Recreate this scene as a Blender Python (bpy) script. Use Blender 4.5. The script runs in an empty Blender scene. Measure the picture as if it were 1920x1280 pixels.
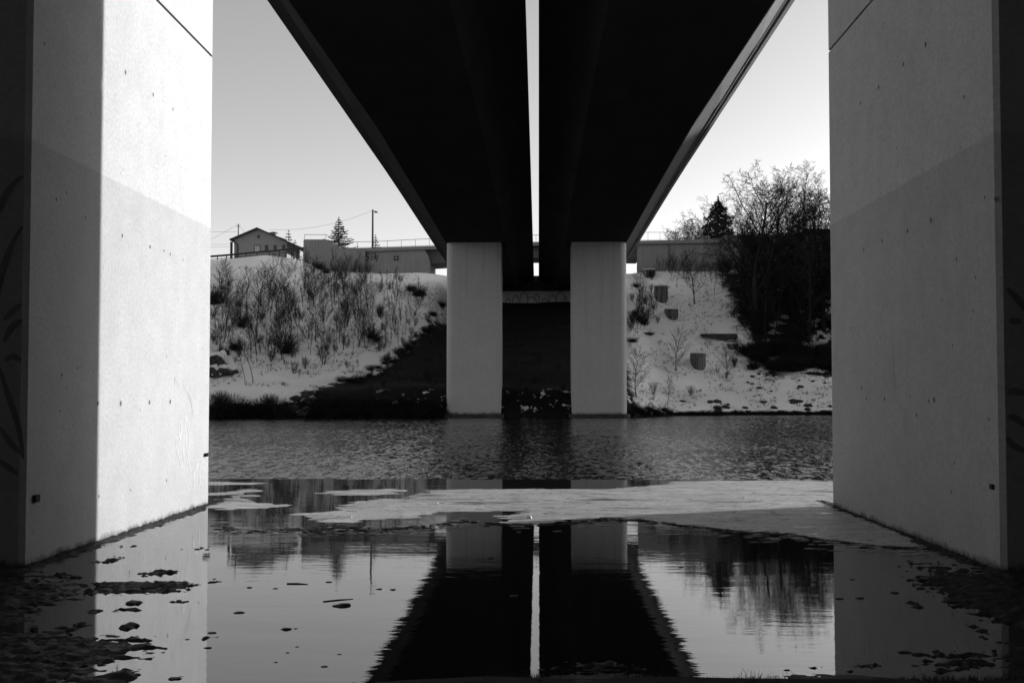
import bpy, math, random
from math import radians as R, sin, cos, pi, sqrt
from mathutils import Vector, Matrix, noise

random.seed(7)
sc = bpy.context.scene
COL = sc.collection

# ------------------------------------------------------------------ camera
CAMZ = 1.45
F = 1900.0                                  # focal length in photo pixels (photo is 1920 x 1280)
cam_d = bpy.data.cameras.new('camera'); cam = bpy.data.objects.new('camera', cam_d); COL.objects.link(cam)
cam.location = (0, 0, CAMZ)
cam.rotation_euler = (R(90) + math.atan(63 / F), 0, math.atan(50 / F))
cam_d.shift_y = 30 / 1920
cam_d.sensor_width = 36; cam_d.lens = F / 1920 * 36
cam_d.clip_start = 0.1; cam_d.clip_end = 5000
sc.camera = cam
sc.render.resolution_x = 1024; sc.render.resolution_y = 682
CM = cam.rotation_euler.to_matrix()

def ray(px, py):
    return (CM @ Vector(((px - 960) / F, (670 - py) / F, -1))).normalized()
def at_y(px, py, Y):                        # point on the vertical plane y = Y
    d = ray(px, py); t = Y / d.y
    return Vector((d.x * t, Y, CAMZ + d.z * t))
def at_z(px, py, Z):
    d = ray(px, py); t = (Z - CAMZ) / d.z
    return Vector((d.x * t, d.y * t, Z))

# ------------------------------------------------------------------ object helpers
def tag(o, label=None, cat=None, group=None, kind=None):
    if label: o['label'] = label
    if cat: o['category'] = cat
    if group: o['group'] = group
    if kind: o['kind'] = kind
    return o
def empty(name, loc, label, cat, group=None, rz=0, s=1):
    o = bpy.data.objects.new(name, None); COL.objects.link(o)
    o.location = loc; o.rotation_euler = (0, 0, rz); o.scale = (s, s, s)
    o.empty_display_size = .3
    return tag(o, label, cat, group)
def copy_tree(o, parent=None):
    c = o.copy(); COL.objects.link(c)
    if parent: c.parent = parent
    for ch in list(o.children): copy_tree(ch, c)
    return c

class MB:
    def __init__(s): s.v = []; s.f = []; s.m = []; s.smooth = False
    def face(s, pts, m=0):
        n = len(s.v); s.v += [tuple(p) for p in pts]; s.f.append(tuple(range(n, n + len(pts)))); s.m.append(m)
    def add(s, v, f, m=0):
        n = len(s.v); s.v += [tuple(p) for p in v]
        for q in f: s.f.append(tuple(n + i for i in q)); s.m.append(m)
    def box(s, x0, x1, y0, y1, z0, z1, m=0):
        v = [(x, y, z) for z in (z0, z1) for y in (y0, y1) for x in (x0, x1)]
        s.add(v, [(0, 2, 3, 1), (4, 5, 7, 6), (0, 1, 5, 4), (2, 6, 7, 3), (0, 4, 6, 2), (1, 3, 7, 5)], m)
    def bar(s, a, b, w, h=None, m=0):
        a = Vector(a); b = Vector(b); h = h or w; d = (b - a).normalized()
        u = d.cross(Vector((0, 0, 1)));
        if u.length < 1e-3: u = Vector((1, 0, 0))
        u.normalize(); t = u.cross(d)
        v = [p + u * (i * w / 2) + t * (j * h / 2) for p in (a, b) for i, j in ((-1, -1), (1, -1), (1, 1), (-1, 1))]
        s.add(v, [(0, 1, 2, 3), (7, 6, 5, 4), (0, 4, 5, 1), (1, 5, 6, 2), (2, 6, 7, 3), (3, 7, 4, 0)], m)
    def tube(s, pts, rad, n=5, m=0, cap=True):
        rings = []
        pts = [Vector(p) for p in pts]
        ref = None
        for i, p in enumerate(pts):
            d = (pts[min(i + 1, len(pts) - 1)] - pts[max(i - 1, 0)])
            if d.length < 1e-6: d = Vector((0, 0, 1))
            d.normalize()
            if ref is None: ref = Vector((1, 0, 0)) if abs(d.x) < .8 else Vector((0, 1, 0))
            u = ref - d * ref.dot(d); u.normalize(); ref = u; w = d.cross(u)
            r = rad[i] if isinstance(rad, (list, tuple)) else rad
            base = len(s.v)
            for k in range(n):
                a = 2 * pi * k / n
                s.v.append(tuple(p + u * (cos(a) * r) + w * (sin(a) * r)))
            rings.append(base)
        for a, b in zip(rings, rings[1:]):
            for k in range(n):
                s.f.append((a + k, a + (k + 1) % n, b + (k + 1) % n, b + k)); s.m.append(m)
        if cap and n > 3:
            s.f.append(tuple(rings[0] + k for k in reversed(range(n)))); s.m.append(m)
            s.f.append(tuple(rings[-1] + k for k in range(n))); s.m.append(m)
    def prism(s, outline, z0, z1, m=0):     # outline list of (x, y), counter-clockwise
        n = len(outline)
        v = [(x, y, z0) for x, y in outline] + [(x, y, z1) for x, y in outline]
        f = [tuple(reversed(range(n))), tuple(range(n, 2 * n))] + [(i, (i + 1) % n, n + (i + 1) % n, n + i) for i in range(n)]
        s.add(v, f, m)
    def yprism(s, outline, y0, y1, m=0):    # outline list of (x, z)
        n = len(outline)
        v = [(x, y0, z) for x, z in outline] + [(x, y1, z) for x, z in outline]
        f = [tuple(range(n)), tuple(reversed(range(n, 2 * n)))] + [(i, n + i, n + (i + 1) % n, (i + 1) % n) for i in range(n)]
        s.add(v, f, m)
    def mesh(s, name, mats):
        me = bpy.data.meshes.new(name); me.from_pydata(s.v, [], s.f); me.validate(clean_customdata=False)
        for x in (mats if isinstance(mats, (list, tuple)) else [mats]): me.materials.append(x)
        if len(me.polygons) == len(s.m): me.polygons.foreach_set('material_index', s.m)
        if s.smooth: me.polygons.foreach_set('use_smooth', [True] * len(me.polygons))
        me.update(); return me
    def build(s, name, mats, parent=None, loc=None):
        o = bpy.data.objects.new(name, s.mesh(name, mats)); COL.objects.link(o)
        if parent: o.parent = parent
        if loc: o.location = loc
        return o

# ------------------------------------------------------------------ materials
def g(v): return (v, v, v, 1)
class NT:
    def __init__(s, name):
        s.mat = bpy.data.materials.new(name); s.mat.use_nodes = True
        s.t = s.mat.node_tree; s.n = s.t.nodes; s.n.clear()
        s.out = s.n.new('ShaderNodeOutputMaterial')
    def link(s, a, b): s.t.links.new(a, b)
    def node(s, typ, **kw):
        n = s.n.new(typ)
        for k, v in kw.items(): setattr(n, k, v)
        return n
    def val(s, n, **kw):
        for k, v in kw.items(): n.inputs[k.replace('_', ' ')].default_value = v
        return n
    def pos(s): return s.node('ShaderNodeNewGeometry').outputs['Position']
    def mapping(s, vec, sc_, loc=(0, 0, 0)):
        m = s.node('ShaderNodeMapping'); s.link(vec, m.inputs[0]); m.inputs['Scale'].default_value = sc_; m.inputs['Location'].default_value = loc
        return m.outputs[0]
    def noise(s, vec, scale, detail=4, rough=.55, dist=0):
        n = s.node('ShaderNodeTexNoise'); s.link(vec, n.inputs['Vector'])
        n.inputs['Scale'].default_value = scale; n.inputs['Detail'].default_value = detail
        n.inputs['Roughness'].default_value = rough; n.inputs['Distortion'].default_value = dist
        return n.outputs['Fac']
    def vor(s, vec, scale, feature='F1'):
        n = s.node('ShaderNodeTexVoronoi', feature=feature); s.link(vec, n.inputs['Vector']); n.inputs['Scale'].default_value = scale
        return n.outputs['Distance']
    def rng(s, x, a, b, c, d, smooth=False):
        m = s.node('ShaderNodeMapRange'); m.clamp = True
        if smooth: m.interpolation_type = 'SMOOTHSTEP'
        s.link(x, m.inputs[0])
        for i, v in enumerate((a, b, c, d)): m.inputs[i + 1].default_value = v
        return m.outputs[0]
    def math(s, op, a, b=None, c=None):
        m = s.node('ShaderNodeMath', operation=op)
        for i, x in enumerate((a, b, c)):
            if x is None: continue
            if isinstance(x, (int, float)): m.inputs[i].default_value = x
            else: s.link(x, m.inputs[i])
        return m.outputs[0]
    def mix(s, fac, a, b):
        m = s.node('ShaderNodeMix', data_type='FLOAT')
        for i, x in ((0, fac), (2, a), (3, b)):
            if isinstance(x, (int, float)): m.inputs[i].default_value = x
            else: s.link(x, m.inputs[i])
        return m.outputs[0]
    def bsdf(s, col, rough=.8, bump=None, bstr=.3, bdist=.02, spec=.3, ior=None, coat=0):
        b = s.node('ShaderNodeBsdfPrincipled')
        if isinstance(col, (int, float)): b.inputs['Base Color'].default_value = g(col)
        else:
            c = s.node('ShaderNodeCombineColor')
            for i in range(3): s.link(col, c.inputs[i])
            s.link(c.outputs[0], b.inputs['Base Color'])
        if isinstance(rough, (int, float)): b.inputs['Roughness'].default_value = rough
        else: s.link(rough, b.inputs['Roughness'])
        b.inputs['Specular IOR Level'].default_value = spec
        if ior: b.inputs['IOR'].default_value = ior
        if bump is not None:
            bn = s.node('ShaderNodeBump'); bn.inputs['Strength'].default_value = bstr; bn.inputs['Distance'].default_value = bdist
            s.link(bump, bn.inputs['Height']); s.link(bn.outputs[0], b.inputs['Normal'])
        s.link(b.outputs[0], s.out.inputs[0]); return b

def simple(name, lo, hi, scale=3, rough=.85, bstr=.4, bdist=.02, spec=.2, stretch=(1, 1, 1), obj=False):
    t = NT(name)
    p = t.node('ShaderNodeTexCoord').outputs['Object'] if obj else t.pos()
    p = t.mapping(p, stretch)
    n = t.noise(p, scale, 5, .6)
    t.bsdf(t.rng(n, .3, .7, lo, hi), rough, n, bstr, bdist, spec)
    return t.mat

def concrete(name, base, coated=False, dirty=False):
    t = NT(name); p = t.pos()
    big = t.noise(p, .35, 4, .5); fine = t.noise(p, 26, 4, .7); mid = t.noise(p, 3.1, 5, .6)
    streak = t.noise(t.mapping(p, (3.5, 3.5, .12)), 1.3, 5, .6)
    c = t.rng(big, .25, .75, base * .93, base * 1.06)
    c = t.math('MULTIPLY', c, t.rng(mid, .3, .7, .94, 1.05))
    c = t.math('MULTIPLY', c, t.rng(fine, .3, .7, .86, 1.12))
    c = t.math('MULTIPLY', c, t.rng(streak, .35, .7, 1.01, .975 if not dirty else .8))
    # pores
    pv = t.vor(t.mapping(p, (9, 9, 5)), 1.0)
    sel = t.noise(p, 2.2, 2, .5)
    pore = t.math('MULTIPLY', t.rng(pv, .05, .12, 1, 0), t.rng(sel, .50, .58, 0, 1))
    c = t.mix(t.math('MULTIPLY', pore, .55), c, base * .35)
    pv2 = t.vor(t.mapping(p, (23, 23, 15)), 1.0)
    pore2 = t.math('MULTIPLY', t.rng(pv2, .05, .16, 1, 0), t.rng(t.noise(p, 1.4, 3, .6), .45, .6, 0, 1))
    c = t.mix(t.math('MULTIPLY', pore2, .35), c, base * .4)
    sep = t.node('ShaderNodeSeparateXYZ'); t.link(p, sep.inputs[0]); z = sep.outputs[2]
    if coated:
        k = t.rng(t.math('ADD', z, t.math('MULTIPLY', t.noise(p, 6, 2), .012)), 3.545, 3.565, .84, 1)
        c = t.math('MULTIPLY', c, k)
        # splashed mud and algae just above the ground
        edge = t.math('ADD', z, t.math('MULTIPLY', t.noise(t.mapping(p, (1, 1, .6)), 5, 6, .75), -.22))
        c = t.mix(t.rng(edge, -.10, -.04, .85, 0), c, .035)
        c = t.math('MULTIPLY', c, t.rng(edge, -.1, .9, .86, 1))
    if name.startswith('far'):
        e2 = t.math('ADD', z, t.math('MULTIPLY', t.noise(t.mapping(p, (1, 1, .5)), 2.5, 5, .7), -.7))
        c = t.mix(t.rng(e2, -1.45, -1.2, .8, 0), c, .05)
        st2 = t.noise(t.mapping(p, (1.6, 1.6, .05)), 1.0, 5, .65)
        c = t.math('MULTIPLY', c, t.math('SUBTRACT', 1, t.math('MULTIPLY', t.rng(z, 2, 18, .02, .22), t.rng(st2, .5, .7, 0, 1))))
    t.bsdf(c, .88, t.math('ADD', fine, t.math('MULTIPLY', mid, 1.2)), .25, .006, .25)
    return t.mat

M = {}
M['concrete'] = concrete('pier concrete', .36, coated=True)
M['concrete_far'] = concrete('far pier concrete', .42)
M['concrete_wall'] = concrete('overpass concrete', .24, dirty=True)
M['concrete_old'] = concrete('weathered shaft concrete', .11, dirty=True)
def shaft_mat():
    t = NT('stained shaft concrete'); p = t.pos()
    st = t.noise(t.mapping(p, (2.2, 2.2, .15)), 1.2, 5, .7); bl = t.noise(p, 1.5, 5, .7)
    c = t.math('MULTIPLY', t.rng(st, .35, .62, .035, .20), t.rng(bl, .3, .7, .7, 1.2))
    t.bsdf(c, .9, bl, .5, .04, .2); return t.mat
M['shaft'] = shaft_mat()
M['abut'] = concrete('abutment concrete', .42, dirty=True)
M['steel'] = simple('shade-darkened girder tone', .045, .06, .5, .95, .1, .01, 0, (1, .3, 1))  # shade under the decks is put into this dark base colour
M['web'] = simple('sunlit girder web tone', .09, .11, .4, .55, .05, .01, .2, (1, .25, 1))  # paler copy of the girder colour, carrying sunlight on the right web
M['lip'] = simple('galvanised drip edge', .30, .34, 1, .5)
M['pipe'] = simple('light drain pipe', .24, .3, 1, .5)
M['dark'] = simple('dark recess', .015, .03, 8)
M['hole'] = simple('tie hole mortar', .06, .11, 8)
M['groove'] = simple('formwork groove', .05, .08, 8)
M['paint_dark'] = simple('dark spray paint', .13, .16, 6, .5, 0)
M['paint_black'] = simple('black spray paint', .015, .03, 6, .6, 0)
M['paint_white'] = simple('white spray paint', .52, .6, 6, .5, 0)
M['paint_grey'] = simple('grey spray paint', .28, .34, 6, .6, 0)
M['bark'] = simple('winter bark', .02, .045, 9, .95, .5, .01, .1, (1, 1, .3), obj=True)
M['bark_pale'] = simple('pale birch bark', .13, .24, 5, .9, .3, .01, .1, (1, 1, 2), obj=True)
M['twig'] = simple('bare twigs', .016, .032, 5, .95, 0, .01, .1, obj=True)
M['twig_pale'] = simple('pale twigs', .10, .16, 5, .95, 0, .01, .1, obj=True)
M['bramble'] = simple('bramble leaves and stems', .008, .028, 2.5, .9, 0, .01, .1, obj=True)
M['needle'] = simple('spruce needles', .012, .030, 3, .9, 0, .01, .1, obj=True)
M['ivy'] = simple('ivy leaves', .008, .022, 4, .8, 0, .01, .15, obj=True)
M['plaster'] = simple('house plaster', .20, .23, 2, .9, .1)
M['roof'] = simple('roof boards', .03, .05, 3, .8, .2, .02, .2, (1, 6, 1))
M['glass'] = simple('window glass', .03, .05, 2, .15, 0, .01, .5)
M['trim'] = simple('dark timber trim', .03, .05, 4)
M['metal'] = simple('weathered railing steel', .04, .06, 4, .6)
M['pale_metal'] = simple('galvanised steel', .30, .38, 4, .6)
M['panel'] = simple('pale noise screen', .45, .6, 1.5, .7)
M['wood'] = simple('pole timber', .05, .09, 3, .9, .2, .02, .1, (1, 1, .2))
M['stone'] = simple('wet stone', .012, .04, 12, .5, .6, .02, .4)
M['rock'] = simple('bank boulders', .02, .07, 2, .9, .8, .05)
M['mud'] = simple('wet mud', .008, .022, 14, .55, .6, .02, .35)
M['grass'] = simple('dead winter grass', .02, .05, 9, .9, 0)
M['grass_pale'] = simple('dry straw', .07, .13, 9, .9, 0)
M['asphalt'] = simple('asphalt', .04, .055, 6)
M['snowcap'] = simple('snow cap', .62, .72, 2, .9, .2)

def ground_mat():
    t = NT('snow and soil'); p = t.pos()
    sep = t.node('ShaderNodeSeparateXYZ'); t.link(p, sep.inputs[0]); x, y, z = sep.outputs
    snow = t.math('MULTIPLY', t.rng(t.noise(p, .22, 4), .3, .7, .72, .82), t.rng(t.noise(p, 3, 4, .7), .3, .7, .95, 1.03))
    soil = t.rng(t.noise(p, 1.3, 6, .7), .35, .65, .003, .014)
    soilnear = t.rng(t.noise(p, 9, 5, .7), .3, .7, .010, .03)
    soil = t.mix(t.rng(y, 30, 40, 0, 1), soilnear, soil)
    jag = t.math('ADD', t.math('MULTIPLY', t.math('SUBTRACT', t.noise(p, .6, 8, .8), .5), 8.5),
                 t.math('MULTIPLY', t.math('SUBTRACT', t.noise(p, 3.2, 3, .6), .5), 1.2))
    # snow-free strip under the two bridges; its left edge runs diagonally up the slope
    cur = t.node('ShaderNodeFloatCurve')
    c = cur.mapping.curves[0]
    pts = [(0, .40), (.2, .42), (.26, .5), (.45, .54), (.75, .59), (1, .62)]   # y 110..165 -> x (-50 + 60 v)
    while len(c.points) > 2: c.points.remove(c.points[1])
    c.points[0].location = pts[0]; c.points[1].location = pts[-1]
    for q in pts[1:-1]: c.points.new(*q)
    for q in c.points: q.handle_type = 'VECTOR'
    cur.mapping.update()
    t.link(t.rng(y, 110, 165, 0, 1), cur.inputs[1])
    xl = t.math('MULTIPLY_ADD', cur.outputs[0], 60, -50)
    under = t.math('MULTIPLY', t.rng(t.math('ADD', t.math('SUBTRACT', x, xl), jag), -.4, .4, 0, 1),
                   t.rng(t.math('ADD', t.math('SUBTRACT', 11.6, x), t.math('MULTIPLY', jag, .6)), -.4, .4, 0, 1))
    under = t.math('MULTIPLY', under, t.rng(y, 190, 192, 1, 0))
    # bare embankment foot above the river
    zz = t.math('ADD', z, t.math('MULTIPLY', jag, -.30))
    footl = t.math('MULTIPLY', t.rng(t.math('SUBTRACT', zz, t.rng(x, -28, -22, .1, 1.1)), -.1, .1, 1, 0), t.rng(x, -3, 14, 1, 0))
    footr = t.rng(t.math('ADD', z, t.math('MULTIPLY', jag, -.14)), -1.15, -1.05, 1, 0)
    bare = t.math('MAXIMUM', under, t.math('MAXIMUM', footl, footr))
    # scattered bare specks
    sp = t.rng(t.noise(t.mapping(p, (1, .5, 1)), 1.9, 5, .75), .685, .70, 0, 1)
    zone = t.rng(t.noise(p, .12, 3), .45, .6, 0, 1)
    bare = t.math('MAXIMUM', bare, t.math('MULTIPLY', sp, zone))
    sp2 = t.rng(t.noise(p, 1.1, 6, .8), .60, .62, 0, 1)
    zlow = t.math('MULTIPLY', t.rng(z, -1.5, 2.4, 1, 0), t.rng(x, 12, 18, 0, 1))
    bare = t.math('MAXIMUM', bare, t.math('MULTIPLY', sp2, zlow))
    # the near bank is all soil between and around the near piers
    grove = t.math('MULTIPLY', t.rng(t.math('ADD', x, jag), 30.5, 32, 0, 1), t.math('MULTIPLY', t.rng(t.math('ADD', y, jag), 141, 142, 0, 1), t.rng(y, 176, 178, 1, 0)))
    grove = t.math('MULTIPLY', grove, t.math('MAXIMUM', t.rng(t.noise(p, .38, 5, .6), .50, .54, 1, .0), t.rng(x, 33, 38, 1, 0)))
    bare = t.math('MAXIMUM', bare, grove)
    nearx = t.rng(t.math('ADD', x, jag), -16, -14, 0, 1)  # unseen snow kept on the far left to bounce light onto the right pier
    bare = t.math('MAXIMUM', bare, t.math('MULTIPLY', nearx, t.rng(y, 40, 42, 1, 0)))
    # a few old snow scraps left on the bare ground under the decks
    scr = t.math('MULTIPLY', t.rng(t.noise(t.mapping(p, (1, 1, 1)), .75, 6, .7), .575, .60, 0, 1), t.rng(y, 105, 108, 0, 1))
    scr = t.math('MULTIPLY', scr, t.math('MULTIPLY', t.rng(z, -1.1, -.3, 0, 1), t.rng(z, 1.4, 1.8, 1, 0)))
    scr = t.math('MULTIPLY', scr, t.rng(x, -20, -14, 0, 1))
    bare = t.math('MULTIPLY', bare, t.math('SUBTRACT', 1, t.math('MULTIPLY', scr, .9)))
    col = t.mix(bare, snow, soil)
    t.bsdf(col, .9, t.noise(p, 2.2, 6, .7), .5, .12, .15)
    return t.mat
M['ground'] = ground_mat()

def water_mat(name, kind):
    t = NT(name); p = t.pos()
    nrm = None
    if kind == 'river':
        a = t.noise(t.mapping(p, (4.6, 1.35, 1)), 1.0, 6, .76)
        b = t.noise(t.mapping(p, (5.5, 1.7, 1), (7, 3, 0)), 1.0, 5, .72)
        gust = t.rng(t.noise(t.mapping(p, (.05, .11, 1)), 1.0, 4, .6), .3, .7, .6, 1.25)
        ny = t.math('MULTIPLY', t.math('MULTIPLY', t.math('MAXIMUM', t.math('SUBTRACT', a, .44), 0), -1.15), gust)
        nx_ = t.math('MULTIPLY', t.math('SUBTRACT', b, .5), .95)
        cb = t.node('ShaderNodeCombineXYZ'); t.link(nx_, cb.inputs[0]); t.link(ny, cb.inputs[1]); cb.inputs[2].default_value = 1
        vn = t.node('ShaderNodeVectorMath', operation='NORMALIZE'); t.link(cb.outputs[0], vn.inputs[0]); nrm = vn.outputs[0]
        h = a; st, di = 0, .01; rough = .07
    else:
        a = t.noise(t.mapping(p, (1.6, 6.5, 1)), 2.4, 3, .5)
        b = t.noise(t.mapping(p, (.5, 1.6, 1)), 1.3, 2, .5)
        h = t.math('ADD', t.math('MULTIPLY', a, .25), b); st, di = 1.0, .0016
        rough = .015
    bn = t.node('ShaderNodeBump'); bn.inputs['Strength'].default_value = st; bn.inputs['Distance'].default_value = di
    t.link(h, bn.inputs['Height'])
    if nrm is None: nrm = bn.outputs[0]
    gl = t.node('ShaderNodeBsdfGlossy'); gl.inputs['Color'].default_value = g(.95)
    if isinstance(rough, float): gl.inputs['Roughness'].default_value = rough
    else: t.link(rough, gl.inputs['Roughness'])
    t.link(nrm, gl.inputs['Normal'])
    df = t.node('ShaderNodeBsdfDiffuse')
    df.inputs['Color'].default_value = g(.012)
    fr = t.node('ShaderNodeFresnel'); fr.inputs['IOR'].default_value = 1.5 if kind == 'river' else 2.9
    t.link(nrm, fr.inputs['Normal'])
    mx = t.node('ShaderNodeMixShader'); t.link(fr.outputs[0], mx.inputs[0]); t.link(df.outputs[0], mx.inputs[1]); t.link(gl.outputs[0], mx.inputs[2])
    t.link(mx.outputs[0], t.out.inputs[0]); return t.mat
M['river'] = water_mat('river water', 'river')
M['pool'] = water_mat('meltwater pool', 'pool')

def ice_mat():
    t = NT('frosted ice'); p = t.pos()
    c = t.rng(t.noise(t.mapping(p, (.7, 3.0, 1)), 1.6, 6, .75), .28, .72, .24, .62)
    c = t.math('MULTIPLY', c, t.rng(t.noise(p, 30, 4, .8), .3, .7, .8, 1.15))
    t.bsdf(c, .5, t.noise(p, 14, 4, .7), .4, .012, .4)
    dry = t.out.inputs[0].links[0].from_socket
    gl = t.node('ShaderNodeBsdfGlossy'); gl.inputs['Color'].default_value = g(.40); gl.inputs['Roughness'].default_value = .05
    df = t.node('ShaderNodeBsdfDiffuse'); df.inputs['Color'].default_value = g(.03)
    wet = t.node('ShaderNodeAddShader'); t.link(gl.outputs[0], wet.inputs[0]); t.link(df.outputs[0], wet.inputs[1])
    a = t.rng(t.noise(t.mapping(p, (2.2, 8, 1)), 1.9, 7, .78), .55, .60, 0, 1)
    b = t.rng(t.noise(t.mapping(p, (.45, 1.6, 1)), 1.0, 5, .7), .56, .66, 0, .9)
    mx = t.node('ShaderNodeMixShader'); t.link(t.math('MAXIMUM', a, b), mx.inputs[0]); t.link(dry, mx.inputs[1]); t.link(wet.outputs[0], mx.inputs[2])
    t.link(mx.outputs[0], t.out.inputs[0])
    return t.mat
M['ice'] = ice_mat()

# ------------------------------------------------------------------ terrain
def lerp_tab(tab, x):
    if x <= tab[0][0]: return tab[0][1]
    for (a, va), (b, vb) in zip(tab, tab[1:]):
        if x <= b: return va + (vb - va) * (x - a) / (b - a)
    return tab[-1][1]
def sm(t): t = max(0, min(1, t)); return t * t * (3 - 2 * t)
DW = [(-90, 104), (-60, 107), (-36, 109), (-12, 112.6), (0, 113.6), (9, 113.8), (16, 122), (26, 127), (38, 128), (90, 132)]
CREST = [(-90, 23.5), (-54, 23.4), (-46, 24.2), (-41, 23.6), (-38, 21.6), (-30, 20.9), (-19, 21.2), (-14, 20.6), (14, 21.6), (19, 22.4), (32, 22.6), (60, 24), (100, 27), (130, 36), (160, 58), (230, 72), (280, 64), (330, 50), (400, 40), (600, 30)]  # high far-right stretch is an unseen ridge added to shade the right web
RIVER = -1.5
def H(x, y):
    n = noise.noise(Vector((x * .11, y * .11, 3.1))) * .8 + noise.noise(Vector((x * .4, y * .4, 7))) * .22
    if y < 60:
        # near bank; its unseen slope behind the camera is steepened to block light
        yl = 5.0 + .3 * sm((x + 1.5) / 1.6) + .05 * noise.noise(Vector((x * 1.7, 0, 2)))
        if y < yl: z = -.05 + min(.07, (yl - y) * .7) + (yl - y) * .045 if y > -1.5 else .31 + (-1.5 - y) * .62
        elif y < 17.0: z = -.05
        else: z = -.05 - 3.2 * sm((y - 17.0) / 5.0)
        if z > 15: z = 15 if abs(x) < 13 else min(z, 15 + max(0, x - 13) * .6, 26)
        if y < 17: z += min(22, max(0, x - 11) * 1.3) * (1 - sm((y - 12) / 4)) + min(20, max(0, -x - 11) * 1.2) * (1 - sm((y + 2) / 4))  # unseen side embankments, added to keep sky light off the near piers
        z += noise.noise(Vector((x * 1.3, y * 1.3, 1))) * .018 + (n * .5 if y < -5 else 0)
        if y < 5.2: z += noise.noise(Vector((x * 2.3, y * 2.3, 5))) * .025
        return z
    dw = lerp_tab(DW, x); d = y - dw
    if d < 0: return max(-4, RIVER + d * .6)
    rt = sm((x - 6) / 10)
    # left: steep foot, terrace, slope; right: low shore rising gently
    L = [(0, -1.5), (3.2, 1.5), (4.6, 1.95), (9, 2.25), (10.5, 2.6)]
    Rr = [(0, -1.5), (.8, -.9), (5, .1), (10, 1.3), (11, 1.6)]
    yc = 168 + 10 * sm((x - 10) / 8)
    zc = lerp_tab(CREST, x)
    if d < 10.5: z = lerp_tab(L, d) * (1 - rt) + lerp_tab(Rr, d) * rt
    else:
        y0 = dw + 10.5; z0 = 2.6 * (1 - rt) + 1.5 * rt
        k = (y - y0) / (yc - y0)
        if k < 1: z = z0 + (zc - z0) * (k * .96 + .04 * sm(k))
        else:
            z = zc
            if x < -22: z += (25.4 - zc) * sm((y - yc) / 26) * sm((-22 - x) / 8)
            if x > 30: z += 2.5 * sm((y - yc) / 30) * sm((x - 30) / 12)
    # cutting below the decks towards the abutment
    ub = sm((x + 16.5) / 3.5) * sm((14.5 - x) / 3.5)
    if ub > 0 and d > 10:
        y0 = dw + 10; k = (y - y0) / (165 - y0)
        zu = 2.3 + (15.0 - 2.3) * max(0, min(1, k)) if y < 165.5 else 15 + (20.6 - 15) * sm((y - 165.5) / 2.0)
        if y > 168: zu = 20.6
        z = z * (1 - ub) + min(z, zu) * ub
    amp = sm(d / 6)
    return z + n * amp * (.7 if y < 166 else .25) * (.6 if x < -30 and y > 150 else 1)

def ground_hit(px, py):
    d = ray(px, py); t = 100.0; o = Vector((0, 0, CAMZ)); step = .25
    while t < 420:
        q = o + d * t
        if q.z < H(q.x, q.y) and q.y > 104:
            a, b = t - step, t
            for _ in range(14):
                m = (a + b) / 2; q = o + d * m
                if q.z < H(q.x, q.y): b = m
                else: a = m
            return o + d * b
        t += step
    return None

ys = [-400, -300, -200, -120, -80, -60, -45] + [-40 + i * 2.5 for i in range(14)] + [-4 + i * .5 for i in range(12)]
y = 2.0
while y < 24: ys.append(y); y += .22
ys += [25, 27, 30, 40, 60, 80, 95, 100]
y = 102.0
while y < 180: ys.append(y); y += .55
ys += [182, 185, 189, 194, 200, 208, 220, 240, 270, 320, 400, 550, 800, 1200, 2000, 3200]
ys = sorted(set(round(v, 3) for v in ys))
xs = []
x = -70.0
while x < 75:
    xs.append(x); x += .45 if -9 < x < 9 else .9
xs = [-3000, -1800, -1000, -600, -400, -300, -220, -170, -130, -105, -85, -76] + xs + [79, 86, 96, 110, 130, 160, 200, 260, 340, 500, 800, 1400, 2400, 3200]
gm = MB(); nx = len(xs)
gm.v = [(x, y, H(x, y)) for y in ys for x in xs]
gm.f = [(j * nx + i, j * nx + i + 1, (j + 1) * nx + i + 1, (j + 1) * nx + i) for j in range(len(ys) - 1) for i in range(nx - 1)]
gm.m = [0] * len(gm.f); gm.smooth = True
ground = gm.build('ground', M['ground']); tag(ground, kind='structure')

w = MB(); w.face([(-3000, 16.8, RIVER), (3000, 16.8, RIVER), (3000, 160, RIVER), (-3000, 160, RIVER)])
tag(w.build('river', M['river']), kind='structure')
w = MB()
edge = [(9.5 - i * 19 / 60, 16.72 + .05 * sin(i * 1.7) + .10 * noise.noise(Vector((i * .35, 2, 0)))) for i in range(61)]
w.face([(-9.5, 2.0, 0), (9.5, 2.0, 0)] + [(a, b, 0) for a, b in edge])
tag(w.build('meltwater_pool', M['pool']), kind='structure')

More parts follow.
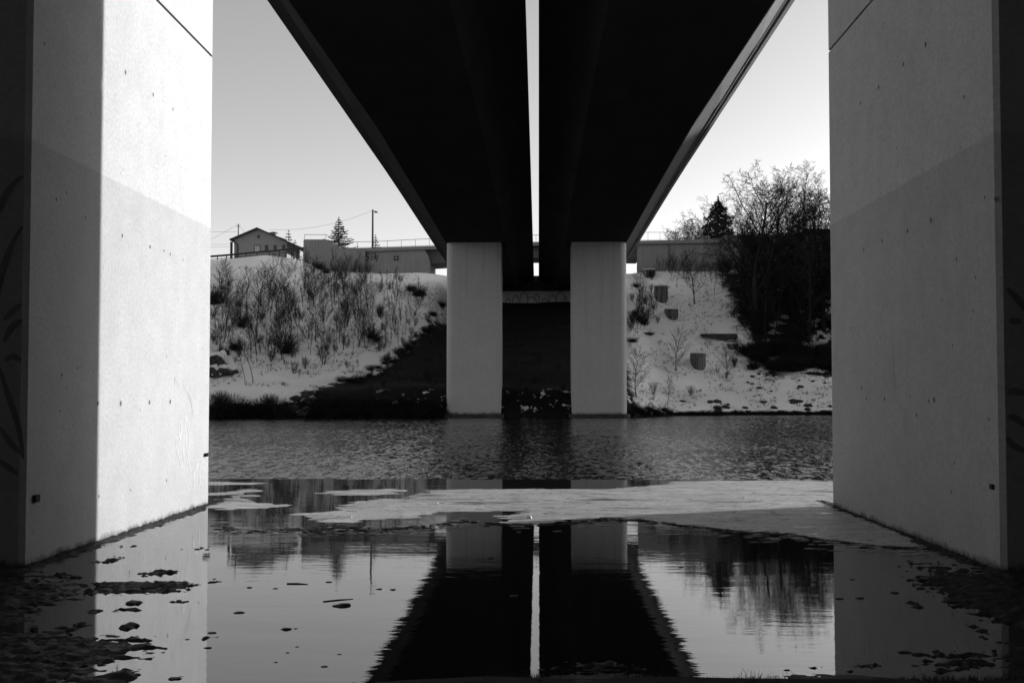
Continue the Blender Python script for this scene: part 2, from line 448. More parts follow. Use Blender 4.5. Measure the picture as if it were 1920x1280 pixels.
# ------------------------------------------------------------------ ice sheets (traced outlines laid on the pool, with a rim)
def rough_outline(px, z, amp=.05, sub=10):
    P = [at_z(a, b, 0) for a, b in px]; out = []
    for i, p in enumerate(P):
        q = P[(i + 1) % len(P)]; L = (q - p).length
        n = max(2, int(L / .035))
        for k in range(n):
            r = p.lerp(q, k / n)
            e = min(1, L)
            r.x += (noise.noise(Vector((r.x * 1.2, r.y * 13, 3))) * .16 + noise.noise(Vector((r.x * 2, r.y * 40, 6))) * .09) * e * (amp / .05)
            r.x += noise.noise(Vector((r.x * 1.7, r.y * 3, 5))) * amp * 2.4 * e; r.y += (noise.noise(Vector((r.x * 2.7, r.y * 2.7, 9))) * amp + noise.noise(Vector((r.x * 8, r.y * 8, 4))) * amp * .5) * e
            out.append((r.x, r.y))
    return out
import numpy as np
def ice(px, label, amp=.05):
    P = np.array([[at_z(a, b, 0).x, at_z(a, b, 0).y] for a, b in px]); x0, y0 = P.min(0) - .3; x1, y1 = P.max(0) + .3
    gx = np.arange(x0, min(x1, 9.4), .035); gy = np.arange(y0, min(y1, 16.66), .035); X, Y = np.meshgrid(gx, gy)
    dist = np.full(X.shape, 1e9); ins = np.zeros(X.shape, bool)
    for k in range(len(P)):
        a, b = P[k], P[(k + 1) % len(P)]; d = b - a; t = np.clip(((X - a[0]) * d[0] + (Y - a[1]) * d[1]) / (d @ d), 0, 1)
        dist = np.minimum(dist, np.hypot(X - a[0] - t * d[0], Y - a[1] - t * d[1]))
        c = (a[1] > Y) != (b[1] > Y); ins ^= c & (X < (b[0] - a[0]) * (Y - a[1]) / (b[1] - a[1] + 1e-12) + a[0])
    sd = np.where(ins, dist, -dist); k = min(1, sd.max() / .35)
    base = np.clip(sd + .03, -.35, .28) * .030
    nz = np.zeros(X.shape)
    for j_ in range(X.shape[0]):
        for i_ in range(X.shape[1]):
            if sd[j_, i_] < -.3: continue
            x, y = X[j_, i_], Y[j_, i_]
            nz[j_, i_] = .0055 * noise.noise(Vector((x * .9, y * 3.0, 3))) + .0042 * noise.noise(Vector((x * 2.6, y * 9, 6))) + .0026 * noise.noise(Vector((x * 7, y * 19, 1)))
    h = base + nz * (.5 + .5 * k) + .0004
    m = MB(); nn = len(gx); m.v = list(zip(X.ravel().tolist(), Y.ravel().tolist(), h.ravel().tolist())); vis = h > -.001
    for j_ in range(len(gy) - 1):
        for i_ in range(nn - 1):
            if vis[j_, i_] or vis[j_, i_ + 1] or vis[j_ + 1, i_] or vis[j_ + 1, i_ + 1]:
                q = j_ * nn + i_; m.f.append((q, q + 1, q + nn + 1, q + nn)); m.m.append(0)
    m.smooth = True
    # drop unused vertices
    used = sorted({v for f in m.f for v in f}); mp = {v: i for i, v in enumerate(used)}
    m.v = [m.v[v] for v in used]; m.f = [tuple(mp[v] for v in f) for f in m.f]
    ob = m.build('ice_sheet', M['ice']); tag(ob, label, 'ice', 'frosted ice sheets on the pool'); return ob
ice([(836, 918), (806, 922), (774, 933), (728, 935), (675, 940), (639, 955), (600, 962), (567, 963), (577, 970), (629, 978), (662, 980), (690, 973), (774, 968), (820, 960), (892, 957), (940, 955), (1021, 961), (949, 968), (959, 978), (988, 981), (1048, 976), (1097, 973), (1130, 968), (1180, 968), (1240, 976), (1300, 983), (1359, 991), (1418, 994), (1480, 1000), (1564, 1011), (1646, 1021), (1705, 1024), (1748, 1015), (1700, 985), (1660, 955), (1660, 899), (1480, 900), (1370, 901), (1264, 903), (1258, 907), (1215, 911), (1179, 914), (1130, 916), (1000, 917), (900, 917)],
    'broad pale frosted ice sheet reaching across the pool from the middle to the right pier')
ice([(590, 924), (675, 929), (741, 925), (757, 922), (724, 917), (659, 919), (626, 921)], 'thin pale ice tongue on the pool left of the broad ice sheet', .05)
ice([(380, 945), (436, 930), (472, 930), (459, 938), (491, 942), (524, 947), (505, 952), (446, 954), (380, 951)], 'pale curved ice patch on the pool beside the sunlit left pier', .05)
ice([(380, 925), (436, 921), (468, 918), (485, 920), (446, 925), (395, 928), (380, 929)], 'narrow ice sliver behind the curved patch by the left pier', .02)
ice([(380, 903), (420, 904), (500, 905), (470, 907), (410, 908), (380, 909)], 'farthest thin ice strip along the river edge at the left pier', .02)

# ------------------------------------------------------------------ the two bridges
YB0, YB1 = -70.0, 166.0
def prof(tab): return lambda y: lerp_tab(tab, y) + CAMZ
soff = prof([(-70, 15.6), (13, 15.7), (42, 16.3), (65, 17.0), (85, 16.95), (113, 16.65), (118, 16.65), (166, 16.4)])
cant = prof([(-70, 18.9), (90, 18.85), (125, 18.35), (166, 18.0)])
YS = sorted(set([-70, -40, -15, 5, 8.3, 13, 27, 42, 54, 65, 75, 85, 95, 105, 113, 117.7, 125, 140, 155, 166]))
def bridge(sign_label, so, si, eo, ei, px0, px1, near, where):
    # so/si soffit outer/inner x, eo/ei edge outer/inner x (functions of y)
    B = empty('road_bridge', (0, 0, 0), sign_label, 'bridge', 'parallel road bridges over the river')
    dr = 1 if eo(0) > ei(0) else -1
    def section(y):
        zs, zc = soff(y), cant(y)
        return [(so, zs), (so + dr * 1.80, zc - .5), (eo(y), zc), (eo(y), zc + .75), (ei(y), zc + .75), (ei(y), zc), (si - dr * 1.15, zc - .75), (si, zs)]
    m = MB(); n = 8
    for y in YS: m.v += [(x_, y, z_) for x_, z_ in section(y)]
    for j in range(len(YS) - 1):
        for i in range(n):
            a = j * n + i; b = j * n + (i + 1) % n
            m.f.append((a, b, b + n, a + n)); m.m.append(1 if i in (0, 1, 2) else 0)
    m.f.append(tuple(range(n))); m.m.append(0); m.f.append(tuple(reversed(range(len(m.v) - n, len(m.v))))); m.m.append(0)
    m.build('girder', [M['steel'], M['web'] if dr > 0 else M['steel']], B)  # right outer faces get the sunlit copy, left ones the darkened tone
    m = MB()
    for a, b in zip(YS, YS[1:]):
        m.bar((so + dr * .03, a, soff(a) + .03), (so + dr * .03, b, soff(b) + .03), .06, .07)
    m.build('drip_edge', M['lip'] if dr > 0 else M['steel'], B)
    if dr > 0:
        m = MB(); yy = [y for y in YS]
        for a, b in zip(yy, yy[1:]): m.tube([(so + 1.92, a, cant(a) - .58), (so + 1.92, b, cant(b) - .58)], .10, 8)
        m.build('drain_pipe', M['pipe'], B)
    m = MB()
    for a, b in zip(YS, YS[1:]):
        for e, s2 in ((eo, -dr), (ei, dr)):
            xa, xb = e(a), e(b)
            m.add([(xa, a, cant(a) + .76), (xa + s2 * .3, a, cant(a) + .76), (xa + s2 * .3, a, cant(a) + 1.45), (xa, a, cant(a) + 1.45),
                   (xb, b, cant(b) + .76), (xb + s2 * .3, b, cant(b) + .76), (xb + s2 * .3, b, cant(b) + 1.45), (xb, b, cant(b) + 1.45)],
                  [(0, 1, 5, 4), (1, 2, 6, 5), (2, 3, 7, 6), (3, 0, 4, 7)])
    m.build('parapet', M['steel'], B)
    # piers
    lo, hi = min(px0, px1), max(px0, px1)
    inner_right = dr < 0       # left bridge: inner side is +x
    def outline(y0, y1, ch, rad, inset=0):
        lo_, hi_, y0, y1 = lo + inset, hi - inset, y0 + inset, y1 - inset
        def corner(cx, cy, sx, sy, r, k):       # arc of k points round a corner, ccw
            pts = []
            a0 = {(1, -1): -90, (1, 1): 0, (-1, 1): 90, (-1, -1): 180}[(sx, sy)]
            for i in range(k + 1):
                a = R(a0 + 90 * i / k); pts.append((cx - sx * r + r * cos(a), cy - sy * r + r * sin(a)))
            return pts
        rr = (ch, 1) if inner_right else (rad, 10); rl = (rad, 10) if inner_right else (ch, 1)
        return corner(hi_, y0, 1, -1, *rr) + corner(hi_, y1, 1, 1, *rr) + corner(lo_, y1, -1, 1, *rl) + corner(lo_, y0, -1, -1, *rl)
    P = []
    for y0, y1, zb, nearp in ((8.25, 12.95, -.6, True), (113.0, 117.7, -3, False)):
        m = MB(); zt = min(soff(y0), soff(y1)) + .02
        if nearp:
            m.prism(outline(y0, y1, .04, .8), zb, 5.765); m.prism(outline(y0, y1, .04, .8, .035), 5.765, 5.80, 1)
            m.prism(outline(y0, y1, .04, .8), 5.80, zt)
        else:
            m.prism(outline(y0, y1, .04, .8), zb, zt)
        if nearp:     # tie holes of the formwork, cut marks sitting on the inner face
            face = (hi if inner_right else lo); s2 = 1 if inner_right else -1
            holes = TIE[where]
            for (hx, hy, r) in holes:
                p = on_face(hx, hy, face); k = 8
                m.face([(face + s2 * .003, p.y + cos(2 * pi * i / k) * r * s2, p.z + sin(2 * pi * i / k) * r * 1.25) for i in range(k)], 2)
        o = m.build('pier', [M['concrete'] if nearp else M['concrete_far'], M['groove'], M['hole']], B)
        o['label'] = (where[0] if nearp else where[1]); P.append(o)
    f = MB(); f.prism(outline(112.6, 118.1, .2, 1.0, -.35), -3, -1.12)
    f.build('footing', M['rock'], P[1])
    return B, P

def on_face(px, py, X):      # point on the plane x = X seen at this place of the photo
    d = ray(px, py); t = X / d.x
    return Vector((X, d.y * t, CAMZ + d.z * t))

WL = ('sunlit near pier at the left', 'far left pier standing in the river')
WR = ('shaded near pier at the right', 'far right pier standing in the river')
TIE = {
 WL: [(235, 136, .02), (287, 178, .018), (324, 205, .016), (229, 442, .018), (281, 463, .018), (307, 470, .014), (319, 477, .016), (343, 487, .012),
      (183, 756, .02), (226, 756, .024), (280, 754, .022), (319, 753, .022), (312, 900, .014), (244, 918, .012), (185, 930, .014), (83, 82, .012), (40, 170, .012), (105, 374, .014), (124, 362, .012), (160, 408, .012), (115, 703, .014), (310, 293, .01), (312, 668, .01), (145, 690, .010), (112, 770, .010)],
 WR: [(1736, 84, .024), (1694, 121, .02), (1648, 164, .022), (1614, 194, .018), (1808, 182, .016), (1746, 413, .024), (1702, 433, .022), (1655, 452, .02), (1620, 468, .018),
      (1752, 749, .022), (1742, 752, .014), (1707, 743, .013), (1659, 748, .02), (1625, 747, .018), (1616, 727, .02), (1719, 778, .016), (1855, 786, .013), (1787, 647, .012), (1794, 486, .014), (1830, 520, .014), (1825, 584, .01), (1596, 615, .012), (1784, 922, .014), (1801, 277, .01), (1866, 372, .014), (1767, 562, .01), (1740, 354, .01), (1847, 370, .013), (1682, 278, .01), (1660, 262, .01), (1730, 594, .01), (1790, 868, .012)],
}
BL, PL = bridge('left of the two dark box-girder road bridges overhead, resting on the sunlit near pier', -10.35, -3.70,
                lambda y: -13.1, lambda y: lerp_tab([(-70, -.58), (54, -.66), (166, -.76)], y), -10.35, -4.23, True, WL)
BR, PR = bridge('right one of the two dark road bridges overhead, with a pale pipe along its edge', 9.85, 2.95,
                lambda y: 12.4, lambda y: .02, 3.705, 9.85, True, WR)

# outlet boxes
def facebox(px, py, X, s2, parent, w_=.08, h_=.05, t=.03):
    p = on_face(px, py, X); m = MB()
    m.box(min(X, X + s2 * t), max(X, X + s2 * t), p.y - w_ / 2, p.y + w_ / 2, p.z - h_ / 2, p.z + h_ / 2)
    m.build('outlet_box', M['dark'], parent)
facebox(65, 934, -4.23, 1, PL[0], .07, .06); facebox(385.5, 852, -4.23, 1, PL[0], .13, .04, .05); facebox(1862, 912, 3.705, -1, PR[0], .05, .04, .02)

# spray-paint strokes lying on a face
def strokes(lines, parent, mat, place, nrm, width=.02, label=None):
    out = []
    for ln in lines:
        m = MB()
        P = [place(*q) for q in ln]; S = []
        for i in range(len(P) - 1):       # Catmull-Rom smoothing
            p0 = P[max(0, i - 1)]; p1 = P[i]; p2 = P[i + 1]; p3 = P[min(len(P) - 1, i + 2)]
            for k in range(5):
                t = k / 5
                S.append(.5 * ((2 * p1) + (p2 - p0) * t + (2 * p0 - 5 * p1 + 4 * p2 - p3) * t * t + (3 * p1 - p0 - 3 * p2 + p3) * t ** 3))
        S.append(P[-1]); N = Vector(nrm); base = 0; n = 0
        for i in range(len(S)):
            a = S[max(0, i - 1)]; b = S[min(len(S) - 1, i + 1)]
            sd = (b - a).normalized().cross(N)
            k = i / (len(S) - 1); w1 = width / 2 * (.45 + .55 * sin(pi * k)); off = N * .003
            m.v += [tuple(S[i] - sd * w1 + off), tuple(S[i] + sd * w1 + off)]
            if i: m.f.append((2 * i - 2, 2 * i, 2 * i + 1, 2 * i - 1)); m.m.append(0)
        o = m.build('graffiti', mat, parent)
        if label: o['label'] = label
        out.append(o)
    return out
fl = lambda px, py: on_face(px, py, -4.23)
fr_ = lambda px, py: on_face(px, py, 3.705)
strokes([[(348, 772), (347, 795), (349, 825), (350, 850)], [(337, 788), (335, 803), (337, 820), (340, 800), (337, 788)], [(339, 820), (334, 840), (336, 860), (341, 880)],
         [(345, 818), (342, 835), (345, 860)], [(352, 800), (354, 830), (353, 860), (358, 885)], [(330, 832), (332, 850)], [(366, 885), (370, 872), (372, 868)], [(363, 900), (365, 885), (363, 920)],
         [(378, 860), (374, 880), (375, 900), (372, 918)], [(345, 780), (352, 790), (349, 802)]], PL[0], M['paint_white'], fl, (1, 0, 0), .012, 'white spray scribble')
strokes([[(328, 709), (332, 708), (328, 712), (327, 718), (331, 719), (332, 713), (329, 713)], [(344, 725), (347, 722), (348, 730), (344, 727)], [(350, 735), (356, 745), (359, 760), (361, 775), (357, 784)]],
        PL[0], M['paint_grey'], fl, (1, 0, 0), .010, 'small grey scrawl')
strokes([[(205, 797), (215, 795), (230, 794), (248, 792)], [(325, 869), (345, 865), (372, 860), (388, 856)]], PL[0], M['paint_grey'], fl, (1, 0, 0), .006, 'hairline crack marks')
strokes([[(1677, 640), (1675, 665), (1675, 690), (1678, 715), (1679, 730)], [(1563, 632), (1568, 635), (1569, 655), (1568, 690)], [(1562, 668), (1568, 662)],
         [(1684, 590), (1687, 572), (1698, 568), (1704, 580), (1706, 600)], [(1682, 615), (1679, 630)], [(1695, 775), (1697, 810), (1695, 835)], [(1705, 845), (1711, 865), (1713, 885)], [(1684, 793), (1690, 800)]],
        PR[0], M['paint_grey'], fr_, (-1, 0, 0), .014, 'faint grey scrawl')
ff = lambda px, py: at_y(px, py, 8.25)
strokes([[(44, 330), (25, 345), (8, 370), (0, 390), (-15, 420)], [(42, 425), (24, 455), (8, 495), (0, 530), (-10, 570)], [(40, 570), (25, 582), (8, 600)], [(42, 600), (22, 612), (8, 640)],
         [(40, 675), (25, 668), (10, 675)], [(0, 690), (15, 740), (35, 800), (44, 860)], [(0, 800), (20, 830), (40, 850)], [(-5, 860), (15, 875), (35, 890)]],
        PL[0], M['paint_dark'], ff, (0, -1, 0), .05, 'large dark curved spray strokes')
strokes([[(1888, 540), (1900, 552), (1915, 570), (1930, 590)], [(1892, 600), (1915, 603)], [(1890, 735), (1905, 733), (1930, 738)], [(1890, 780), (1905, 785), (1925, 800)], [(1888, 820), (1900, 835), (1930, 850)]],
        PR[0], M['paint_dark'], ff, (0, -1, 0), .055, 'dark curved spray strokes')

# far abutment under the decks
A = empty('bridge_abutment', (0, 166, 14), 'grimy concrete abutment bench under the far end of both bridges, covered with graffiti arcs', 'abutment')
m = MB(); m.box(-13, 12.4, 0, 3.0, -2.0, 3.84); m.build('bench_wall', M['abut'], A)
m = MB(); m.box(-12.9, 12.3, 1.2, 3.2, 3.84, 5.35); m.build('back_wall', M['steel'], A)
gl_ = []
for i in range(9):
    x0 = 948 + i * 13.5; w0 = 9 + (i * 5 % 4) * 3; h0 = 9 + (i * 7 % 5) * 3.2
    gl_.append([(x0, 569), (x0 + w0 * .1, 569 - h0 * .7), (x0 + w0 * .5, 569 - h0), (x0 + w0 * .9, 569 - h0 * .6), (x0 + w0, 569)])
for o in strokes(gl_, None, M['paint_dark'], lambda a, b: at_y(a, b, 165.995), (0, -1, 0), .2):
    o.parent = A; o.matrix_parent_inverse = Matrix.Translation((0, -166, -14))

# ------------------------------------------------------------------ overpass and its walls
YO = 178.0
O = empty('overpass', (0, 0, 0), 'concrete overpass crossing behind the far abutment with a thin railing on top', 'overpass')
def Z(px, py, Y=YO): return at_y(px, py, Y).z
def X_(px, Y=YO): return at_y(px, 460, Y).x
m = MB()
pts_t = [(640, 466), (680, 465), (805, 461), (1005, 454), (1202, 451), (1294, 449), (1350, 447)]
pts_b = [(1350, 455), (1195, 457.5), (1005, 460.5), (805, 467), (680, 472), (640, 474)]
m.yprism([(at_y(a, b, YO).x, at_y(a, b, YO).z) for a, b in reversed(pts_t)] + [(at_y(a, b, YO).x, at_y(a, b, YO).z) for a, b in reversed(pts_b)], YO, YO + 11)
m.build('deck', M['concrete_wall'], O)
m = MB()
gb = [(780, 467.8), (1005, 461.5), (1200, 458.3), (1200, 484), (1100, 482.5), (1005, 482.5), (900, 486), (830, 493), (780, 496)]
gp = [(at_y(a, b, YO + 1.5).x, at_y(a, b, YO + 1.5).z) for a, b in gb]
m.yprism(gp[::-1], YO + 1.6, YO + 9.4); m.build('girder', M['concrete_old'], O)
def wall_poly(pts, y0, y1, name, mat, parent):
    m = MB(); p = [(at_y(a, b, y0).x, at_y(a, b, y0).z) for a, b in pts]; m.yprism(p[::-1], y0, y1); return m.build(name, mat, parent)
wall_poly([(685, 473), (797, 468.5), (803, 480), (806, 490), (806, 540), (685, 540)], YO + .5, YO + 10.5, 'abutment_wall', M['concrete_wall'], O)
wall_poly([(569, 560), (569, 449.5), (611, 449.5), (632, 461), (641, 466), (684, 470), (684, 560)], YO - .6, YO + .3, 'wing_wall', M['concrete_wall'], O)
wall_poly([(1195, 458.5), (1340, 456), (1352, 444), (1362, 440), (1575, 440), (1575, 540), (1195, 540)], YO + .5, YO + 1.6, 'abutment_wall', M['concrete_wall'], O)
m = MB(); q = at_y(743, 484, YO + .5); m.box(q.x - .38, q.x + .38, YO + .35, YO + .5, q.z - .38, q.z + .38)
wn = m.build('vent_window', M['dark'], O)
m = MB(); m.box(q.x - .22, q.x + .22, YO + .3, YO + .349, q.z - .22, q.z + .22); m.build('pane', M['concrete_wall'], wn)
def railing(pts, base, Y, parent, name, h_posts=2.0, th=.07):
    m = MB()
    T = [at_y(a, b, Y) for a, b in pts]; Bp = [at_y(a, b, Y) for a, b in base]
    for a, b in zip(T, T[1:]): m.bar(a, b, th, th)
    for k in (.92,):
        for (a, b), (c, d) in zip(zip(T, T[1:]), zip(Bp, Bp[1:])): m.bar(a.lerp(c, k), b.lerp(d, k), th * .7, th * .7)
    for (a, b), (c, d) in zip(zip(T, T[1:]), zip(Bp, Bp[1:])):
        n = max(1, int((b - a).length / h_posts))
        for i in range(n): m.bar(a.lerp(b, i / n), c.lerp(d, i / n), th * .8, th * .8)
    return m.build(name, M['metal'], parent)
railing([(640, 454), (700, 453), (805, 447.5), (1005, 440.5), (1215, 435.5), (1350, 436), (1400, 438)], [(640, 466), (700, 464.5), (805, 461), (1005, 454.5), (1215, 450.5), (1350, 447), (1400, 440)], YO + .2, O, 'railing')
railing([(574, 450), (611, 450), (640, 454)][0:1] + [(611, 450), (640, 455)], [(574, 449.4 + 9)] + [(611, 459), (640, 466)], YO - .2, O, 'railing')
railing([(571, 440), (611, 440), (634, 452)], [(571, 450), (611, 450), (634, 463)], YO - .3, O, 'railing')
# light weep pipes on right wall and left wall
for (a, b, L) in ((1299, 455, 1.0), (1316, 461, .9), (1282, 464, .9), (1266, 475, .9), (1249, 480, .9), (1233, 483, .9), (1332, 452, .8), (652, 474, .9), (668, 478, .9), (700, 488, .9)):
    m = MB(); q = at_y(a, b, YO + .5 if a > 1000 else YO - .6); yy = q.y
    m.box(q.x - .045, q.x + .045, yy - .07, yy, q.z - L / 2, q.z + L / 2); m.build('weep_pipe', M['pale_metal'], O)
og = strokes([[(694, 477), (689, 475), (686, 479), (691, 482), (690, 486), (685, 487)], [(698, 476), (697, 486), (703, 485), (704, 476), (699, 476)], [(700, 480), (702, 483)], [(706, 490), (708, 478)]], O, M['paint_black'], lambda a, b: at_y(a, b, YO + .5), (0, -1, 0), .22)
# pale noise barrier standing under the overpass
m = MB()
for i in range(6):
    a = at_y(788 + i * 4.6, 493, 190); b = at_y(788 + (i + 1) * 4.6 - .5, 509, 190); m.box(a.x, b.x, 190, 190.12, b.z - .8, a.z)
o = m.build('noise_screen', M['panel']); tag(o, 'pale panelled noise screen seen under the left end of the overpass', 'barrier')
# dark shed roof at right behind the trees
S = empty('shed', (0, 0, 0), 'dark flat-roofed shed behind the tall trees at the right pier edge', 'shed')
wall_poly([(1518, 433), (1600, 433), (1600, 520), (1518, 520)], 190, 196, 'wall', M['trim'], S)
wall_poly([(1512, 429), (1606, 429), (1606, 433), (1512, 433)], 189.4, 196.6, 'roof', M['roof'], S)

# ------------------------------------------------------------------ house on the left hill
YH = 200.0
Hs = empty('house', (0, 0, 0), 'grey plastered house with dark gabled roof on the hilltop left', 'house')
hx = lambda px: at_y(px, 450, YH).x
hz = lambda py: at_y(490, py, YH).z
wall_poly([(439, 520), (439, 449), (484, 430.5), (538, 449), (538, 520)], YH, YH + 11, 'wall', M['plaster'], Hs)
m = MB(); xl, xr, xm, xe = hx(433), hx(572), hx(484), hx(538)
zt, ze, ze2 = hz(427.5), hz(449), hz(467)
m.yprism([(xl, ze), (xl, ze - .28), (xm, zt - .28), (xr, ze2 - .28), (xr, ze2), (xm, zt)][::-1], YH - 1.0, YH + 12)
rf = m.build('roof', M['roof'], Hs)
m = MB(); cx = hx(502); m.box(cx - .55, cx + .55, YH + 4, YH + 5, hz(440), hz(431)); m.box(cx - .85, cx + .85, YH + 3.8, YH + 5.2, hz(431), hz(430)); m.box(cx - .4, cx + .4, YH + 4.1, YH + 4.9, hz(430), hz(428.5)); m.build('chimney', M['plaster'], rf)
def window(x0, x1, y0, y1, name='window', bars=1):
    f = MB(); a, b, c, d = hx(x0), hx(x1), hz(y1), hz(y0)
    t = .12
    f.box(a, b, YH - .08, YH - .003, c, c + t); f.box(a, b, YH - .08, YH - .003, d - t, d); f.box(a, a + t, YH - .08, YH - .003, c + t, d - t); f.box(b - t, b, YH - .08, YH - .003, c + t, d - t)
    for i in range(1, bars + 1): xx = a + (b - a) * i / (bars + 1); f.box(xx - .05, xx + .05, YH - .07, YH - .003, c + t, d - t)
    w_ = f.build(name, M['trim'], Hs)
    p = MB(); p.box(a + t, b - t, YH - .03, YH - .004, c + t, d - t); p.build('pane', M['glass'] if name == 'window' and x0 > 481 else M['panel' if x0 < 481 else 'glass'], w_)
window(482, 487.5, 441, 446.5, bars=0); window(477, 488, 459.5, 473, 'terrace_door', 2)
window(497, 503, 459.5, 470); window(513, 519, 459.5, 470); window(529, 535, 459.5, 470)
m = MB(); m.bar((hx(435.5), YH - .5, hz(454)), (hx(435.5), YH - .5, hz(492)), .4, .4); m.build('post', M['trim'], Hs)
m = MB(); m.tube([(hx(436), YH - .6, hz(452)), (hx(441), YH - .3, hz(455)), (hx(446), YH - .12, hz(459)), (hx(446), YH - .12, hz(500))], .12, 6); m.build('downpipe', M['metal'], Hs)
m = MB(); m.bar((hx(552), YH - .3, hz(458)), (hx(552), YH - .3, hz(500)), .3, .3); m.build('post', M['trim'], Hs)

# guardrail along the hill crest road
G_ = empty('guardrail', (0, 0, 0), 'long dark guardrail along the hilltop road in front of the house', 'guardrail')
gp_ = [(360, 484), (393, 481), (430, 478), (470, 474), (520, 470), (545, 467), (569, 465)]
gy = lambda px: 169.5 + (px - 393) * .045
P = [at_y(a, b, gy(a)) for a, b in gp_]
m = MB()
for a, b in zip(P, P[1:]):
    m.bar(a, b, .12, .34); m.bar(a + Vector((0, .08, -.5)), b + Vector((0, .08, -.5)), .08, .12)
m.build('rail', M['trim'], G_)
for i in range(14):
    k = i / 13 * (len(P) - 1.001); a = P[int(k)].lerp(P[int(k) + 1], k - int(k))
    m = MB(); m.bar(a + Vector((0, .12, .1)), Vector((a.x, a.y + .12, H(a.x, a.y) - .3)), .13, .13); m.build('post', M['trim'], G_)

# poles and wires
def pole(px, ytop, ybot, Y, name, label, cat, r=.11, arm=True):
    t = at_y(px, ytop, Y); gz = min(at_y(px, ybot, Y).z, H(t.x, Y) + 8)
    E = empty(name, (t.x, Y, H(t.x, Y) - .2), label, cat); h = t.z - (H(t.x, Y) - .2)
    m = MB(); m.tube([(0, 0, 0), (0, 0, h)], [r * 1.15, r * .8], 8); m.build('shaft', M['wood'], E)
    if arm == 'lamp':
        m = MB(); m.bar((0, 0, h - .35), (.55, 0, h - .30), .1, .1); m.build('bracket', M['metal'], E)
        m = MB(); m.box(.35, .95, -.18, .18, h - .62, h - .38); m.build('lamp_head', M['metal'], E)
    elif arm:
        m = MB(); m.bar((-.35, 0, h - .5), (.35, 0, h - .5), .12, .12); m.build('crossarm', M['metal'], E)
    return t
t1 = pole(447, 420, 470, 208, 'utility_pole', 'slim utility pole rising behind the left eaves of the house', 'pole', .13)
t2 = pole(699, 393, 455, 196, 'lamp_post', 'tall thin lamp post beyond the overpass railing, left of the bridges', 'lamp post', .20, 'lamp')
def cable(a, b, sag, label, r=.022):
    m = MB(); pts = [Vector(a).lerp(Vector(b), i / 14) - Vector((0, 0, sag * 4 * (i / 14) * (1 - i / 14))) for i in range(15)]
    m.tube(pts, r, 4); o = m.build('overhead_cable', M['metal']); tag(o, label, 'cable', 'cables round the utility pole')
cable(t1, at_y(330, 478, 215), .4, 'thin cable slanting down leftwards from the utility pole')
cable(t1, at_y(463, 440, 206), .1, 'short cable slanting down from the utility pole to the house roof')
cable(at_y(330, 433, 225), t1 + Vector((0, 0, -1.6)), .1, 'thin level cable running left behind the utility pole')
cable(at_y(505, 430.5, 206), t2 + Vector((0, 0, -.2)), 1.2, 'long thin cable from the house chimney to the lamp post')
cable(at_y(330, 458, 225), at_y(434, 458, 212), .05, 'upper of two low thin cables left of the house')
cable(at_y(330, 461.5, 225), at_y(434, 463.5, 212), .05, 'lower of two low thin cables left of the house')

# ------------------------------------------------------------------ concrete shafts on the right slope
def shaft(cx, ytop, ybot, wpx, label, mat='concrete_old', yoff=0):
    g0 = ground_hit(cx, ybot)
    if g0 is None: return
    Y = g0.y; r = wpx / 2 / F * Y
    ztop = at_y(cx, ytop, Y).z
    E = empty('concrete_shaft', (g0.x, Y + r, ztop), label, 'shaft', 'round concrete shafts stepping down the right slope')
    m = MB(); n = 28; m.prism([(r * cos(2 * pi * i / n), r * sin(2 * pi * i / n)) for i in range(n)], -3.5 - r, 0); m.smooth = False
    m.build('drum', M['shaft'], E)
    m = MB(); n = 32; rings = []
    for k, f_ in enumerate((.99, 1.25, 1.7, 2.3)):
        for i in range(n):
            a = 2 * pi * i / n; fr = max(0, -sin(a)); up = (1 - fr) ** 1.3
            X = r * f_ * cos(a); Yy = r * f_ * sin(a); gz = H(g0.x + X, Y + r + Yy) - ztop
            m.v.append((X, Yy, gz + (.62 * r * up * (1, .55, .2, -.25)[k] if True else 0) - .03))
    for k in range(3):
        for i in range(n): m.f.append((k * n + i, (k + 1) * n + i, (k + 1) * n + (i + 1) % n, k * n + (i + 1) % n)); m.m.append(0)
    m.smooth = True; m.build('snow_drift', M['snowcap'], E)
    m = MB(); m.prism([(r * .98 * cos(2 * pi * i / n), r * .98 * sin(2 * pi * i / n)) for i in range(n)], .003, .16); m.build('snow_cap', M['snowcap'], E)
shaft(1218.5, 505, 521, 24, 'topmost round concrete shaft, small and near the crest')
shaft(1241, 535.5, 568, 26, 'tallest round concrete shaft on the upper right slope', 'concrete_old')
shaft(1260.5, 579, 600, 26, 'squat dark concrete shaft right below the tallest one')
shaft(1311, 662, 694, 29, 'lowest and widest pale streaked concrete shaft', 'concrete_old')
shaft(1375, 644, 655, 22, 'small half-buried concrete shaft below the dark ledge')
g0 = ground_hit(1358, 639)
if g0:
    m = MB(); a = at_y(1316, 625.5, g0.y); b = at_y(1381, 625.5, g0.y)
    m.yprism([(a.x, a.z), (a.x, a.z - .12), (at_y(1345, 632, g0.y).x, at_y(1345, 634, g0.y).z), (at_y(1362, 640, g0.y).x, at_y(1362, 641, g0.y).z), (b.x - .3, at_y(1372, 640, g0.y).z), (b.x + .2, at_y(1382, 632, g0.y).z), (b.x, b.z)], g0.y - .15, g0.y + 2.6)
    tag(m.build('concrete_ledge', M['rock']), 'dark wedge-shaped concrete ledge jutting from the snow on the right slope', 'ledge')

